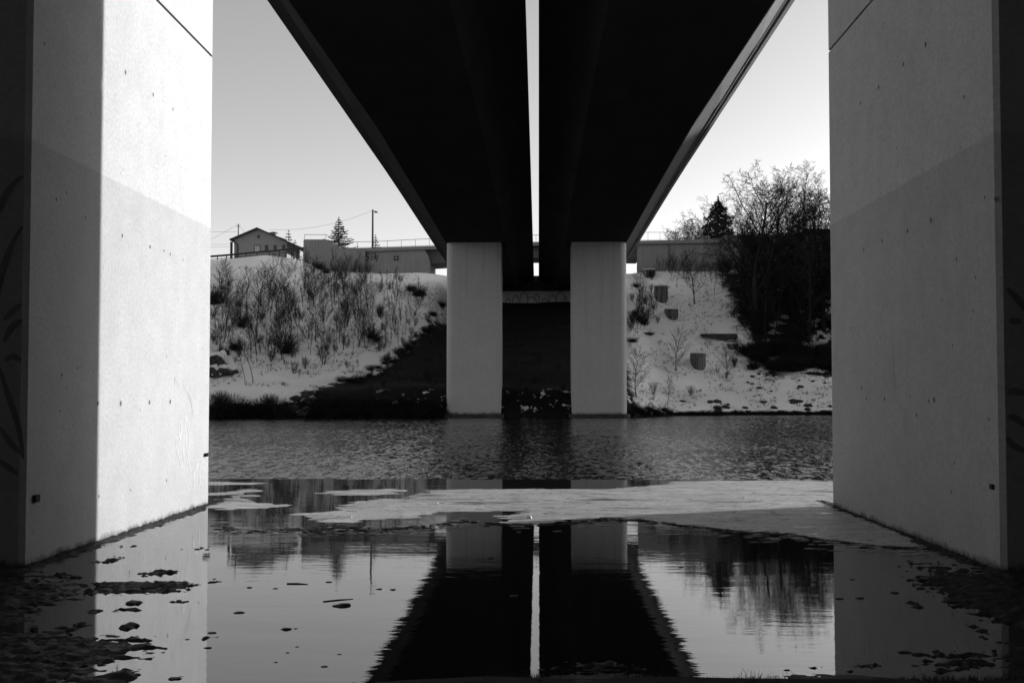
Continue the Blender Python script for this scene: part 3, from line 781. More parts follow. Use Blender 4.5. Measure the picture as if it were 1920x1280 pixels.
# ------------------------------------------------------------------ trees
def rot(d, ang, az):
    u = d.cross(Vector((0, 0, 1)))
    if u.length < .05: u = Vector((1, 0, 0))
    u.normalize(); v = d.cross(u)
    s = u * cos(az) + v * sin(az)
    return (d * cos(ang) + s * sin(ang)).normalized()
def grow(mt, mc, p, d, L, r, lvl, cfg, rnd):
    nseg = cfg['seg'][lvl]; pts = [p.copy()]; rad = [r]; q = p.copy(); dd = d.copy()
    for i in range(nseg):
        dd = (dd + Vector((rnd.uniform(-1, 1), rnd.uniform(-1, 1), rnd.uniform(-1, 1))) * cfg['wig'][lvl] + Vector((0, 0, cfg['trop'][lvl]))).normalized()
        q = q + dd * (L / nseg); pts.append(q.copy()); rad.append(max(r * (1 - (i + 1) / nseg * cfg['taper']), cfg['rmin']))
    (mt if lvl == 0 else mc).tube(pts, rad, cfg['sides'][lvl], cap=False)
    if lvl + 1 >= len(cfg['n']) + 1 or lvl >= len(cfg['n']): return
    n = cfg['n'][lvl]; az = rnd.uniform(0, 6.3)
    for k in range(n):
        t = cfg['start'][lvl] + (1 - cfg['start'][lvl]) * (k + rnd.uniform(.1, .9)) / n
        f = t * nseg; i = min(int(f), nseg - 1); b = pts[i].lerp(pts[i + 1], f - i)
        az += 2.4 + rnd.uniform(-.4, .4)
        seg_d = (pts[i + 1] - pts[i]).normalized()
        ang = R(cfg['ang'][lvl] + rnd.uniform(-10, 10))
        cd = rot(seg_d, ang, az)
        cl = L * cfg['len'][lvl] * (1 - cfg['fall'][lvl] * t) * rnd.uniform(.75, 1.15)
        cr = max(rad[i] * cfg['rr'], cfg['rmin'])
        grow(mt, mc, b, cd, cl, cr, lvl + 1, cfg, rnd)
def leaves(m, pts, size, rnd, n):
    for _ in range(n):
        p = rnd.choice(pts) + Vector((rnd.gauss(0, size * 1.5), rnd.gauss(0, size * 1.5), rnd.gauss(0, size * 1.5)))
        u = Vector((rnd.gauss(0, 1), rnd.gauss(0, 1), rnd.gauss(0, 1))).normalized(); v = u.orthogonal().normalized()
        s = size * rnd.uniform(.6, 1.3)
        m.face([p - u * s * .5, p + v * s * .3, p + u * s * .5, p - v * s * .3])
SAP = dict(seg=[8, 4, 3], wig=[.11, .18, .2], trop=[.02, .14, .08], taper=.85, rmin=.013, sides=[5, 3, 3], n=[26, 9], start=[.22, .2], ang=[42, 38], len=[.42, .38], fall=[.55, .3], rr=.5)
SAP_NARROW = dict(SAP, n=[24, 8], ang=[30, 32], len=[.36, .35], start=[.15, .2], trop=[.02, .2, .1])
SAP_WIDE = dict(SAP, n=[28, 9], ang=[55, 40], len=[.5, .42], start=[.18, .15], trop=[.02, .10, .05])
SAP_THIN = dict(SAP, n=[11, 3], ang=[38, 35], len=[.32, .35], start=[.3, .25])
BIG = dict(seg=[9, 8, 6, 4, 3], wig=[.08, .16, .22, .28, .35], trop=[.02, .07, .02, .0, -.02], taper=.8, rmin=.014, sides=[8, 5, 4, 3, 3], n=[10, 10, 8, 6], start=[.30, .2, .15, .1], ang=[30, 44, 46, 46], len=[.74, .44, .42, .38], fall=[.55, .35, .3, .2], rr=.52)
BIRCH = dict(BIG, n=[17, 8, 6, 3], start=[.25, .2, .15, .1], ang=[32, 35, 35, 30], len=[.38, .45, .45, .5], trop=[.02, .12, -.02, -.12, -.1], rmin=.010, rr=.42)
ROUND = dict(BIG, n=[15, 9, 7, 5], start=[.15, .15, .1, .1], ang=[50, 42, 42, 42], len=[.78, .5, .45, .4], rmin=.012)

def make_tree(name, cfg, h, r, seed, bark='bark', twig='twig', stems=1, ivy=0):
    rnd = random.Random(seed); mt = MB(); mc = MB()
    for s in range(stems):
        a = 2 * pi * s / max(1, stems) + rnd.uniform(0, 1)
        d = Vector((cos(a) * .16, sin(a) * .16, 1)).normalized() if stems > 1 else Vector((rnd.uniform(-.04, .04), rnd.uniform(-.04, .04), 1)).normalized()
        grow(mt, mc, Vector((cos(a) * .12 * (stems > 1), sin(a) * .12 * (stems > 1), -.25)), d, h * (1 - .12 * s / max(1, stems)), r, 0, cfg, rnd)
    proto = bpy.data.objects.new(name, None)
    mt.smooth = True
    me1 = mt.mesh('trunk', M[bark]); me2 = mc.mesh('crown', M[twig]); parts = [('trunk', me1), ('crown', me2)]; h = max([v_[2] for v_ in mc.v] + [v_[2] for v_ in mt.v])
    if ivy:
        mi = MB(); pts = []
        for k in range(60):
            t = k / 60; z_ = h * ivy * t
            pts.append(Vector((rnd.gauss(0, r * 1.6), rnd.gauss(0, r * 1.6), z_)))
        leaves(mi, pts, .30, rnd, 1800); parts.append(('ivy', mi.mesh('ivy', M['ivy'])))
    return parts, h
def make_single(cfg, h, r, seed, twig='twig', stems=1):
    rnd = random.Random(seed); m = MB()
    for s in range(stems):
        a = 2 * pi * s / max(1, stems) + rnd.uniform(0, 1); sp = rnd.uniform(.15, .5) if stems > 1 else .03
        grow(m, m, Vector((cos(a) * .1 * (stems > 1), sin(a) * .1 * (stems > 1), -.2)), Vector((cos(a) * sp, sin(a) * sp, 1)).normalized(), h * rnd.uniform(.75, 1), r, 0, cfg, rnd)
    return m.mesh('sapling', M[twig]), max(v_[2] for v_ in m.v)
SHR = dict(seg=[4, 3, 2], wig=[.10, .15, .2], trop=[.04, .08, .05], taper=.8, rmin=.011, sides=[3, 3, 3], n=[7, 4], start=[.2, .15], ang=[32, 34], len=[.5, .4], fall=[.4, .3], rr=.55)

def place(parts, name, loc, label, cat, group=None, s=1, rz=0):
    E = empty(name, loc, label, cat, group, rz, s)
    for pn, me in parts:
        o = bpy.data.objects.new(pn, me); COL.objects.link(o); o.parent = E
    return E
rnd = random.Random(11)
V_wide = [make_tree('t', SAP_WIDE, 6.5, .085, 100 + i) for i in range(2)]
V_norm = [make_tree('t', SAP, 7, .075, 200 + i) for i in range(4)]
V_narr = [make_tree('t', SAP_NARROW, 7.5, .07, 300 + i) for i in range(3)]
V_thin = [make_tree('t', SAP_THIN, 5.5, .05, 400 + i) for i in range(3)]
V_shr = [make_single(SHR, 2.6, .03, 500 + i, stems=11) for i in range(3)]
V_small = [make_single(dict(SAP_NARROW, n=[13, 4]), 3.2, .035, 600 + i) for i in range(4)] + [make_single(dict(SHR, n=[5, 3]), 2.2, .025, 620 + i, stems=5) for i in range(2)]

def tree_at(V, px, pb, pt, name, label, cat='tree', group='bare young trees on the far bank'):
    g0 = ground_hit(px, pb)
    if g0 is None: print('no hit', px, pb); return
    top = at_y(px, pt, g0.y).z; parts, h = V
    s = max(.15, (top - g0.z) / h)
    g0.z = H(g0.x, g0.y)
    E = place(parts, name, g0, label, cat, group, s, rnd.uniform(0, 6.3)); E.rotation_euler[0] = rnd.uniform(-.09, .09); E.rotation_euler[1] = rnd.uniform(-.09, .09); return E

NAMED = [
 (V_wide[0], 429, 532, 477, 'spreading bare tree highest on the slope below the guardrail, beside the left pier'),
 (V_narr[0], 570, 555, 472, 'tall forked bare tree just below the left end of the overpass wing wall'),
 (V_narr[1], 626, 566, 460, 'tallest bare tree on the upper slope, straight below the big spruce'),
 (V_norm[0], 511, 674, 556, 'tall bare tree standing left of the dark round thicket on the lower slope'),
 (V_norm[1], 592, 641, 540, 'slender bare tree with a dense vase crown in the middle of the left slope'),
 (V_norm[2], 644, 656, 553, 'bare tree with a dark double trunk low in the middle of the left slope'),
 (V_thin[0], 661, 665, 596, 'small thin tree standing alone on clean snow right of the double-trunked one'),
 (V_thin[1], 582, 665, 598, 'small thin tree on the snow just left of the vase-crowned tree foot'),
 (V_thin[2], 460, 716, 640, 'left one of two thin saplings on the lowest snow above the shore bushes'),
 (V_thin[0], 474.5, 716, 610, 'right and taller one of two thin saplings above the shore bushes'),
 (V_norm[3], 435, 620, 552, 'bare tree near the left pier above the small dark thicket'),
 (V_norm[0], 427, 634, 560, 'leaning bare tree closest to the left pier halfway down the slope'),
 (V_norm[1], 482, 630, 503, 'tall straight bare tree right of the upper dark thicket'),
 (V_narr[2], 462, 580, 500, 'narrow bare tree on the upper slope left of the house axis'),
 (V_narr[0], 516, 567, 503, 'narrow tree below the terrace door of the house on the upper slope'),
 (V_thin[1], 537, 603, 552, 'thin tree with a long clear stem in the centre-left of the slope'),
 (V_norm[2], 558, 622, 556, 'bare tree between the forked tree and the vase-crowned one'),
 (V_thin[2], 609, 621, 566, 'thin tree on a small snow clearing right of the vase-crowned tree'),
 (V_narr[1], 627, 671, 615, 'short bushy tree just left of the double-trunked tree foot'),
 (V_wide[1], 1302, 569.5, 458, 'broad bare tree standing on open snow in the middle of the right slope'),
 (V_narr[2], 1206, 509, 452, 'narrow sapling in front of the right end of the overpass wall'),
 (V_narr[1], 1254, 510, 455, 'twin-topped sapling in front of the pale weep pipes'),
 (V_thin[0], 1267, 537, 492, 'thin sapling right of the tallest concrete shaft'),
 (V_thin[1], 1340, 553, 497, 'thin crooked sapling left of the dark forest edge'),
 (V_thin[2], 1296, 588, 556, 'short thin stem just below the broad tree on open snow'),
 (V_wide[0], 1268, 696, 606, 'open-branched sapling upslope and left of the lowest concrete shaft'),
 (V_wide[1], 1363, 711, 640, 'open-branched sapling right of the lowest concrete shaft'),
 (V_wide[0], 1193, 745, 643, 'spreading sapling beside the far right pier above the shore bushes'),
 (V_norm[3], 1251, 760, 700, 'low branching sapling on the right shore edge'),
 (V_norm[0], 1227, 598, 545, 'slender tree left of the squat dark shaft'),
 (V_norm[2], 1195, 600, 540, 'tree half hidden by the far right pier on the upper slope'),
 (V_norm[1], 1385, 600, 540, 'slender tree at the left edge of the dark right forest'),
 (V_norm[3], 1322, 520, 470, 'small tree right of the broad tree below the wall'),
]
for V, px, pb, pt, lab in NAMED: tree_at(V, px, pb, pt, 'bare_tree', lab)

# shrubs
def shrub(px, pb, hp, label, V=None):
    me, h = V or rnd.choice(V_shr); g0 = ground_hit(px, pb)
    if g0 is None: return
    o = bpy.data.objects.new('shrub', me); COL.objects.link(o); s = (at_y(px, pb - hp, g0.y).z - g0.z) / h
    o.location = (g0.x, g0.y, H(g0.x, g0.y)); o.scale = (s, s, s); o.rotation_euler = (0, 0, rnd.uniform(0, 6.3))
    tag(o, label, 'shrub', 'bare shrubs on the far bank'); return o
shrub(607, 683, 42, 'fan-shaped bare shrub at the foot of the left slope')
shrub(572, 691, 28, 'low bare shrub left of the fan-shaped one')
shrub(750, 530, 22, 'small dark-footed shrub below the overpass vent window')
shrub(712, 548, 26, 'shrub on the bright snow left of the overpass vent')
shrub(729, 543, 18, 'low shrub right beside the one below the vent')
shrub(697, 700, 18, 'flat bare shrub at the snow edge left of the dark bare ground')
shrub(725, 690, 30, 'bare shrub leaning over the dark bare ground edge')
shrub(1362, 709, 14, 'low tuft at the foot of the sapling right of the lowest shaft')
shrub(1295, 742, 22, 'low shrub on the snow terrace right of the far right pier')
shrub(1225, 740, 26, 'bare shrub on the terrace beside the far right pier')
shrub(552, 700, 26, 'small bare shrub on the snow below the round dark thicket')
shrub(650, 690, 18, 'low bare shrub right of the fan-shaped one')
shrub(1345, 700, 14, 'tiny shrub between the lowest shaft and the sapling')

def zone_shrubs(x0, x1, y0, y1, n, hr, label, group):
    for _ in range(n):
        o = shrub(rnd.uniform(x0, x1), rnd.uniform(y0, y1), rnd.uniform(*hr), label)
        if o: o['group'] = group
zone_shrubs(396, 560, 560, 690, 34, (10, 26), 'low tangled bare shrub in the left half of the left slope', 'low shrubs in the left half of the slope')
zone_shrubs(560, 720, 520, 670, 40, (9, 24), 'low tangled bare shrub in the middle of the left slope', 'low shrubs in the middle of the slope')
zone_shrubs(585, 700, 492, 515, 12, (12, 26), 'low bare shrub at the foot of the left wing wall', 'low shrubs below the wing wall')
zone_shrubs(1180, 1235, 520, 620, 16, (10, 24), 'low bare shrub on the slope beside the far right pier', 'low shrubs beside the far right pier')
zone_shrubs(1370, 1400, 560, 690, 12, (12, 26), 'low bare shrub at the snowy edge of the right grove', 'low shrubs at the grove edge')

zone_shrubs(845, 935, 660, 730, 8, (8, 18), 'small dark shrub on the bare ground behind the far left pier', 'shrubs behind the far left pier')
zone_shrubs(945, 1068, 600, 740, 22, (8, 20), 'small dark shrub on the bare slope between the far piers', 'shrubs between the far piers')
zone_shrubs(690, 835, 590, 735, 44, (8, 22), 'small shrub along the ragged edge of the dark bare slope', 'shrubs at the bare slope edge')

# anonymous saplings: zones (label holds for every one of the zone)
def zone(poly, n, label, hr, group, minsep=4.0):
    pts = []; tries = 0
    xs_ = [p[0] for p in poly]; ys_ = [p[1] for p in poly]
    def inside(x, y):
        c = False; j = len(poly) - 1
        for i in range(len(poly)):
            if (poly[i][1] > y) != (poly[j][1] > y) and x < (poly[j][0] - poly[i][0]) * (y - poly[i][1]) / (poly[j][1] - poly[i][1]) + poly[i][0]: c = not c
            j = i
        return c
    while len(pts) < n and tries < 6000:
        tries += 1
        x = rnd.uniform(min(xs_), max(xs_)); y = rnd.uniform(min(ys_), max(ys_))
        if not inside(x, y) or any((x - a) ** 2 + (y - b) ** 2 < minsep ** 2 for a, b in pts): continue
        pts.append((x, y))
    for x, y in pts:
        me, h = rnd.choice(V_small); g0 = ground_hit(x, y)
        if g0 is None: continue
        hp = rnd.uniform(*hr); s = hp / F * g0.y / h
        o = bpy.data.objects.new('bare_sapling', me); COL.objects.link(o)
        o.location = (g0.x, g0.y, H(g0.x, g0.y)); o.scale = (s, s, s); o.rotation_euler = (rnd.uniform(-.06, .06), rnd.uniform(-.06, .06), rnd.uniform(0, 6.3))
        tag(o, label, 'sapling', group)
zone([(655, 545), (740, 530), (800, 560), (790, 600), (745, 655), (700, 660), (660, 640)], 85, 'thin bare sapling in the dense stand left of the dark bare ground', (20, 42), 'saplings of the dense stand')
zone([(400, 545), (560, 545), (655, 560), (655, 650), (520, 680), (400, 640)], 70, 'thin bare sapling among the taller trees in the middle of the left slope', (18, 40), 'saplings among the taller left trees')
zone([(480, 490), (560, 490), (700, 515), (700, 545), (500, 545)], 34, 'thin bare sapling on the upper left slope below the house and wing wall', (14, 34), 'saplings below the wing wall')
zone([(585, 490), (680, 490), (695, 512), (585, 512)], 26, 'thin bare sapling standing against the left wing wall', (24, 46), 'saplings against the wing wall')
zone([(1180, 560), (1225, 560), (1240, 610), (1180, 615)], 12, 'thin bare sapling between the far right pier and the squat shaft', (20, 42), 'saplings by the far right pier')
zone([(1200, 500), (1390, 505), (1390, 545), (1260, 530)], 22, 'thin bare sapling on the right slope just below the overpass wall', (18, 44), 'saplings below the right wall')
zone([(1370, 540), (1400, 540), (1400, 605), (1372, 590)], 9, 'thin bare sapling at the left fringe of the dark right forest', (24, 50), 'saplings at the forest fringe')

def zone_trees(poly, n, label, hr, group):
    k = 0; t = 0
    while k < n and t < 4000:
        t += 1
        x = rnd.uniform(poly[0], poly[1]); y = rnd.uniform(poly[2], poly[3])
        if y < 500 + (x - 395) * .05: continue
        if tree_at(rnd.choice(V_norm + V_narr[:1] + V_wide + V_wide), x, y, y - rnd.uniform(*hr), 'bare_tree', label, group=group): k += 1
zone_trees((400, 560, 560, 690), 34, 'mid-height bare tree in the crowded left half of the slope', (50, 100), 'trees crowding the left half of the slope')
zone_trees((560, 700, 540, 655), 32, 'mid-height bare tree in the crowded middle of the left slope', (45, 88), 'trees crowding the middle of the left slope')
zone_trees((1185, 1230, 560, 620), 3, 'mid-height bare tree beside the far right pier', (45, 70), 'trees beside the far right pier')

# dense dark brambles / thickets
def bramble_mesh(seed, r=1.5, leaves_n=1500, twigs=130, flat=.75):
    q = random.Random(seed); m = MB(); cs = []
    lobes = [(Vector((q.uniform(-.5, .5), q.uniform(-.5, .5), q.uniform(.1, .45))) * r, q.uniform(.45, .75) * r) for _ in range(7)]
    for _ in range(leaves_n):
        c, rr = q.choice(lobes); d = Vector((q.gauss(0, 1), q.gauss(0, 1), q.gauss(0, 1))).normalized() * rr * q.uniform(.3, 1) ** .5
        p = c + Vector((d.x, d.y, d.z * flat)); p.z = max(p.z, -.3)
        cs.append(p)
    for p in cs:
        u = Vector((q.gauss(0, 1), q.gauss(0, 1), q.gauss(0, 1))).normalized(); v = u.orthogonal().normalized(); s = q.uniform(.10, .22)
        m.face([p - u * s * .5, p + v * s * .32, p + u * s * .5, p - v * s * .32])
    for _ in range(twigs):
        a = q.uniform(0, 6.3); d = Vector((cos(a) * q.uniform(.2, .9), sin(a) * q.uniform(.2, .9), 1)).normalized(); p = Vector((q.uniform(-.4, .4) * r, q.uniform(-.4, .4) * r, 0)); pts = [p]
        for k in range(4):
            d = (d + Vector((q.uniform(-.3, .3), q.uniform(-.3, .3), -.12))).normalized(); p = p + d * r * .36; pts.append(p)
        m.tube(pts, .014, 3, cap=False)
    return m.mesh('bramble', M['bramble'])
BR_ = [bramble_mesh(900 + i) for i in range(4)]
BR_S = [bramble_mesh(950 + i, leaves_n=520, twigs=170) for i in range(3)]
def bramble(px, pb, rpx, label, sparse=False, group='dark thickets on the far bank', hz_=1.0):
    g0 = ground_hit(px, pb)
    if g0 is None: return
    o = bpy.data.objects.new('thicket', rnd.choice(BR_S if sparse else BR_)); COL.objects.link(o)
    s = rpx / F * g0.y / 1.5
    o.location = (g0.x, g0.y, H(g0.x, g0.y) - .1); o.scale = (s, s, s * hz_); o.rotation_euler = (0, 0, rnd.uniform(0, 6.3))
    tag(o, label, 'thicket', group); return o
bramble(536, 662, 24, 'round dark thicket low on the left slope', True, hz_=1.3)
bramble(452, 612, 18, 'dark thicket halfway up the left slope near the pier', True, hz_=1.3)
bramble(443, 655, 17, 'dark thicket above the snow-covered rock by the left pier')
bramble(402, 570, 17, 'dark evergreen thicket half hidden by the left pier', hz_=1.8)
bramble(420, 665, 13, 'small dark thicket touching the snow-covered rock')
bramble(697, 634, 15, 'dark low thicket at the edge of the dense sapling stand', True)
bramble(706, 640, 12, 'smaller thicket right of the one by the sapling stand', True)
bramble(785, 555, 17, 'large dark thicket on the upper slope near the far left pier')
bramble(770, 545, 12, 'dark thicket left beside the large one near the far left pier')
bramble(596, 504, 12, 'dark thicket in front of the left wing wall')
bramble(612, 512, 9, 'small dark thicket right below the wing wall one')
bramble(1357, 510, 20, 'round dark evergreen bush below the overpass wall on the right', hz_=1.3)
bramble(1192, 538, 8, 'small dark bush beside the far right pier near the crest')
bramble(1207, 608, 19, 'loose dark thicket left of the squat concrete shaft', True, hz_=1.3)
bramble(1185, 640, 12, 'dark low bush at the far right pier halfway down the slope', hz_=.6)
bramble(1215, 626, 13, 'flat dark bush strip beside the half-way bush by the right pier', hz_=.35)
for i in range(22):
    k = (i + rnd.random()) / 22; px = 640 + 190 * k; pb = 716 - 20 * k - 130 * k ** 2.2
    bramble(px + rnd.uniform(-8, 6), pb + rnd.uniform(-8, 10), rnd.uniform(5, 12), 'loose dark scrub along the ragged edge of the bare slope left of the far piers', i % 2 == 0, group='scrub at the bare slope edge', hz_=.9)
bramble(1347, 772, 9, 'small pointed bush on the snowy right shore')
bramble(1378, 772, 5, 'tiny bush on the snowy right shore')
for i, (px, pb, r) in enumerate([(405, 783, 27), (432, 781, 25), (455, 780, 21), (478, 779, 18), (500, 780, 23), (522, 781, 22), (536, 783, 12), (415, 760, 17), (505, 762, 15)]):
    bramble(px, pb, r, 'dark bramble bush on the left shore beside the lit pier', group='brambles on the left shore', sparse=i > 6, hz_=1.35)
for i in range(26):
    px = 588 + i * 10; bramble(px, 781 - (i * 7 % 4) * 7, rnd.uniform(15, 24), 'black shore bush on the steep bare bank by the far left pier' if px < 837 else 'black shore bush in the gap between the far piers', group='shore bushes on the bare bank' if px < 837 else 'shore bushes between the far piers', hz_=.8)
for i in range(9):
    bramble(1182 + i * 9, 778 - (i * 5 % 3) * 4, rnd.uniform(11, 16) * (1 - .04 * i), 'black shore bush right of the far right pier', group='shore bushes right of the far right pier')
for i in range(36):
    px = 1262 + i * 9; bramble(px, 775 + (i % 2), rnd.uniform(4.5, 9), 'low dark bush along the snowy right waterline', group='low bushes along the right waterline', hz_=.8)
for i in range(46):
    px = rnd.uniform(1395, 1580); pb = rnd.uniform(655, 694) if px > 1405 else 665
    bramble(px, pb, rnd.uniform(13, 23), 'dark thicket below the tall right trees', group='thickets below the tall right trees')
for i in range(70):
    pb = rnd.uniform(490, 645); px = rnd.uniform(1392 + (pb - 490) * .17, 1590)
    if px > 1485 and 560 < pb < 645 and i % 4: continue
    bramble(px, pb, rnd.uniform(13, 24), 'dark undergrowth bush between the tall right trees', i % 3 != 0, group='undergrowth between the tall right trees', hz_=1.3)

# tall trees on the right
def big(parts, px, pb, pt, label, name='tall_tree', Y=None, rz=0, group='tall trees on the right slope'):
    pr, h = parts
    if Y: g0 = at_y(px, pb, Y); g0.z = H(g0.x, Y)
    else: g0 = ground_hit(px, pb)
    s = (at_y(px, pt, g0.y).z - g0.z) / h
    return place(pr, name, g0, label, 'tree', group, s, rz)
BIGW = dict(BIG, n=[13, 10, 9, 7], ang=[42, 44, 46, 46], len=[.72, .5, .42, .38], fall=[.55, .35, .3, .2], start=[.26, .15, .12, .1])
T1 = make_tree('T', BIGW, 18, .42, 31, ivy=.6); T2 = make_tree('T', BIGW, 18, .40, 52, ivy=.6); T3 = make_tree('T', ROUND, 14, .30, 77, ivy=.7)
TB = make_tree('T', BIRCH, 18, .20, 41, 'bark_pale', 'twig_pale')
TR = make_tree('T', ROUND, 8, .16, 61, 'bark', 'twig_pale')
E = big(T1, 1416, 610, 314, 'large spreading bare tree with ivy-clad trunk at the left of the right grove', rz=.4); E.scale = (E.scale[0] * 1.25, E.scale[0] * 1.25, E.scale[2])
E = big(T2, 1446, 600, 322, 'bare tree with forked crown just right of the large spreading one', rz=2.2); E.scale = (E.scale[0] * 1.2, E.scale[0] * 1.2, E.scale[2])
big(T3, 1396, 590, 372, 'low dense dark tree at the left fringe of the right grove', rz=2.9)
big(T3, 1514, 641, 378, 'dark dense tree with a straight black trunk near the right pier', rz=1.2)
big(T1, 1545, 620, 345, 'tall dark tree cut off by the right pier', rz=3.9)
big(T3, 1488, 600, 375, 'dense dark tree between the forked one and the black trunk', rz=4.4)
big(T2, 1590, 610, 340, 'dark tree hidden behind the edge of the right pier', rz=5.1)
big(TB, 1508, 500, 293, 'pale birch with drooping twigs rising highest above the grove', 'birch_tree', 188, 1.0)
big(TB, 1482, 500, 318, 'shorter pale birch left of the highest one', 'birch_tree', 192, 2.5)
big(TB, 1535, 500, 330, 'pale birch right of the highest one beside the pier', 'birch_tree', 187, 4.5)
big(TR, 1280, 500, 412, 'small pale bare tree left of the round-crowned one beyond the railing', 'bare_tree', 204, 4.0)
big(TR, 1308, 500, 405, 'pale bare tree touching the right side of the round-crowned one', 'bare_tree', 202, 5.2)
big(TR, 1294, 500, 399, 'pale round-crowned bare tree beyond the overpass railing', 'bare_tree', 200, .3)
big(TR, 1325, 500, 425, 'small pale bare tree between the round-crowned one and the pine', 'bare_tree', 203, 2.0)
for i, (px, pt) in enumerate([(1600, 350), (1640, 330), (1690, 345), (1750, 320), (1820, 335), (1900, 330), (1990, 320), (2100, 330), (2230, 320), (2380, 330)]):
    big([T1, T2, T3][i % 3], px, 590, pt, 'tall tree of the wood continuing behind the right pier', Y=152 + (i % 3) * 6, rz=i * 1.3, group='wood continuing behind the right pier')
for i in range(26):
    px = rnd.uniform(1405, 1575); pb = rnd.uniform(520, 640)
    tree_at(rnd.choice(V_norm + V_narr), px, pb, pb - rnd.uniform(85, 150), 'young_tree', 'slim young tree crowded among the tall right trees', group='young trees among the tall right trees')

# conifers
def conifer_mesh(seed, h, spread, tiers, droop, dens=26, pine=False, sz=.30):
    q = random.Random(seed); mt = MB(); mc = MB()
    mt.tube([(0, 0, -.3), (0, 0, h * .5), (0, 0, h)], [h * .016, h * .010, .02], 6)
    for k in range(tiers):
        t = k / (tiers - 1); z = h * (.06 + .92 * t)
        if pine: L = spread * (sin(pi * min(1, .30 + .72 * t)) ** .8) * q.uniform(.75, 1.1)
        else: L = spread * (1 - t) ** .9 * q.uniform(.75, 1.15) + .10
        nb = 6 if not pine else 5
        for b in range(nb):
            a = 2 * pi * (b + q.random() * .7) / nb + k * .9; Lb = L * q.uniform(.75, 1.1)
            pts = []
            for i in range(6):
                f = i / 5
                zz = z - droop * Lb * (f - .9 * f * f) + (.15 * Lb * f if pine else 0)
                pts.append(Vector((cos(a) * Lb * f, sin(a) * Lb * f, zz)))
            mc.tube(pts, [.03] * 5 + [.012], 3, cap=False)
            n = max(3, int(dens * Lb / spread * 1.3))
            for j in range(n):
                f = q.uniform(.12, 1.05); p = Vector((cos(a) * Lb * f, sin(a) * Lb * f, z - droop * Lb * (f - .9 * f * f) + (.15 * Lb * f if pine else 0)))
                w_ = (.22 if not pine else .30) * Lb * (1.1 - f) + .05
                sd = Vector((-sin(a), cos(a), 0)) * q.uniform(-w_, w_); p += sd + Vector((0, 0, q.uniform(-.12, .03) if not pine else q.uniform(-.15, .22)))
                u = (Vector((cos(a), sin(a), -.2)) + sd * 1.5 + Vector((0, 0, q.uniform(-.5, .2)))).normalized(); v = u.cross(Vector((0, 0, 1))).normalized() + Vector((0, 0, q.uniform(-.8, .8)))
                s = sz * q.uniform(.6, 1.2)
                mc.face([p - u * s * .5, p + v * s * .16, p + u * s * .6, p - v * s * .16])
    return [('trunk', mt.mesh('trunk', M['bark'])), ('crown', mc.mesh('crown', M['needle']))], h
C1 = conifer_mesh(5, 9, 4.3, 22, .5, dens=120, sz=.36); C2 = conifer_mesh(6, 8, 3.0, 16, .45, dens=50, sz=.34); C3 = conifer_mesh(8, 9, 2.2, 24, .1, dens=110, pine=True, sz=.38)
def conifer(V, px, pt, Y, name, label, sc_h=None):
    pr, h = V; b = at_y(px, 470, Y); top = at_y(px, pt, Y).z; z0 = H(b.x, Y)
    if sc_h: z0 = top - sc_h
    E = place(pr, name, Vector((b.x, Y, z0)), label, 'tree', None, (top - z0) / h, rnd.uniform(0, 6))
conifer(C1, 635, 406, 192, 'spruce_tree', 'dark spruce with a pointed top standing beyond the overpass wing wall')
conifer(C2, 541, 431, 212, 'spruce_tree', 'small spruce just right of the house roof')
conifer(C2, 704, 439, 204, 'spruce_tree', 'small spruce at the foot of the tall lamp post')
conifer(C3, 1347, 368, 196, 'pine_tree', 'dense dark pine beyond the overpass railing left of the grove')
conifer(C2, 553, 449, 212, 'spruce_tree', 'smallest spruce beside the low end of the house roof')

# rocks: snow-covered rock by the left pier, shore boulders
def rock_mesh(seed, r=1, sq=(1, 1, .7), jag=.35, sub=2):
    import bmesh
    bm = bmesh.new(); bmesh.ops.create_icosphere(bm, subdivisions=sub, radius=r)
    for v in bm.verts:
        d = v.co.normalized(); k = 1 + noise.noise(d * 1.6 + Vector((seed * 3.1, 0, 0))) * jag * 1.6 + noise.noise(d * 4 + Vector((0, seed * 1.7, 0))) * jag * .6
        v.co = Vector((d.x * sq[0], d.y * sq[1], d.z * sq[2])) * r * k
    me = bpy.data.meshes.new('rock'); bm.to_mesh(me); bm.free(); return me
g0 = ground_hit(402, 705)
E = empty('boulder', (g0.x, g0.y, g0.z), 'big snow-covered rock beside the left pier at the foot of the slope', 'rock')
me = rock_mesh(4, 1.8, (1, .8, .85), .55, 4); me.materials.append(M['rock']); o = bpy.data.objects.new('rock_body', me); COL.objects.link(o); o.parent = E; o.location = (0, .5, .9)
me = rock_mesh(4, 1.8, (1.0, .8, .8), .5, 4); me.materials.append(M['snowcap']); o = bpy.data.objects.new('snow_cap', me); COL.objects.link(o); o.parent = E; o.location = (.05, .75, 1.35)
rm = []
for i in range(3):
    me = rock_mesh(20 + i, .5, (1, .8, .6), .4, 2); me.materials.append(M['rock']); rm.append(me)
def rocks(n, x0, x1, y0, y1, lab, grp, s0=.6, s1=1.6):
    for _ in range(n):
        g0 = ground_hit(rnd.uniform(x0, x1), rnd.uniform(y0, y1))
        if not g0: continue
        o = bpy.data.objects.new('boulder', rnd.choice(rm)); COL.objects.link(o); s = rnd.uniform(s0, s1)
        o.location = g0; o.scale = (s, s, s * .9); o.rotation_euler = (0, 0, rnd.uniform(0, 6.3)); tag(o, lab, 'rock', grp)
rocks(14, 545, 600, 735, 778, 'dark boulder in the snowy gap between the left shore bushes', 'boulders in the left shore gap')
rocks(24, 1265, 1560, 752, 773, 'dark boulder on the snowy right shore', 'boulders on the right shore', .4, 1.2)
rocks(12, 1400, 1560, 698, 735, 'dark boulder on the snow terrace below the right thickets', 'boulders below the right thickets', .4, 1.0)

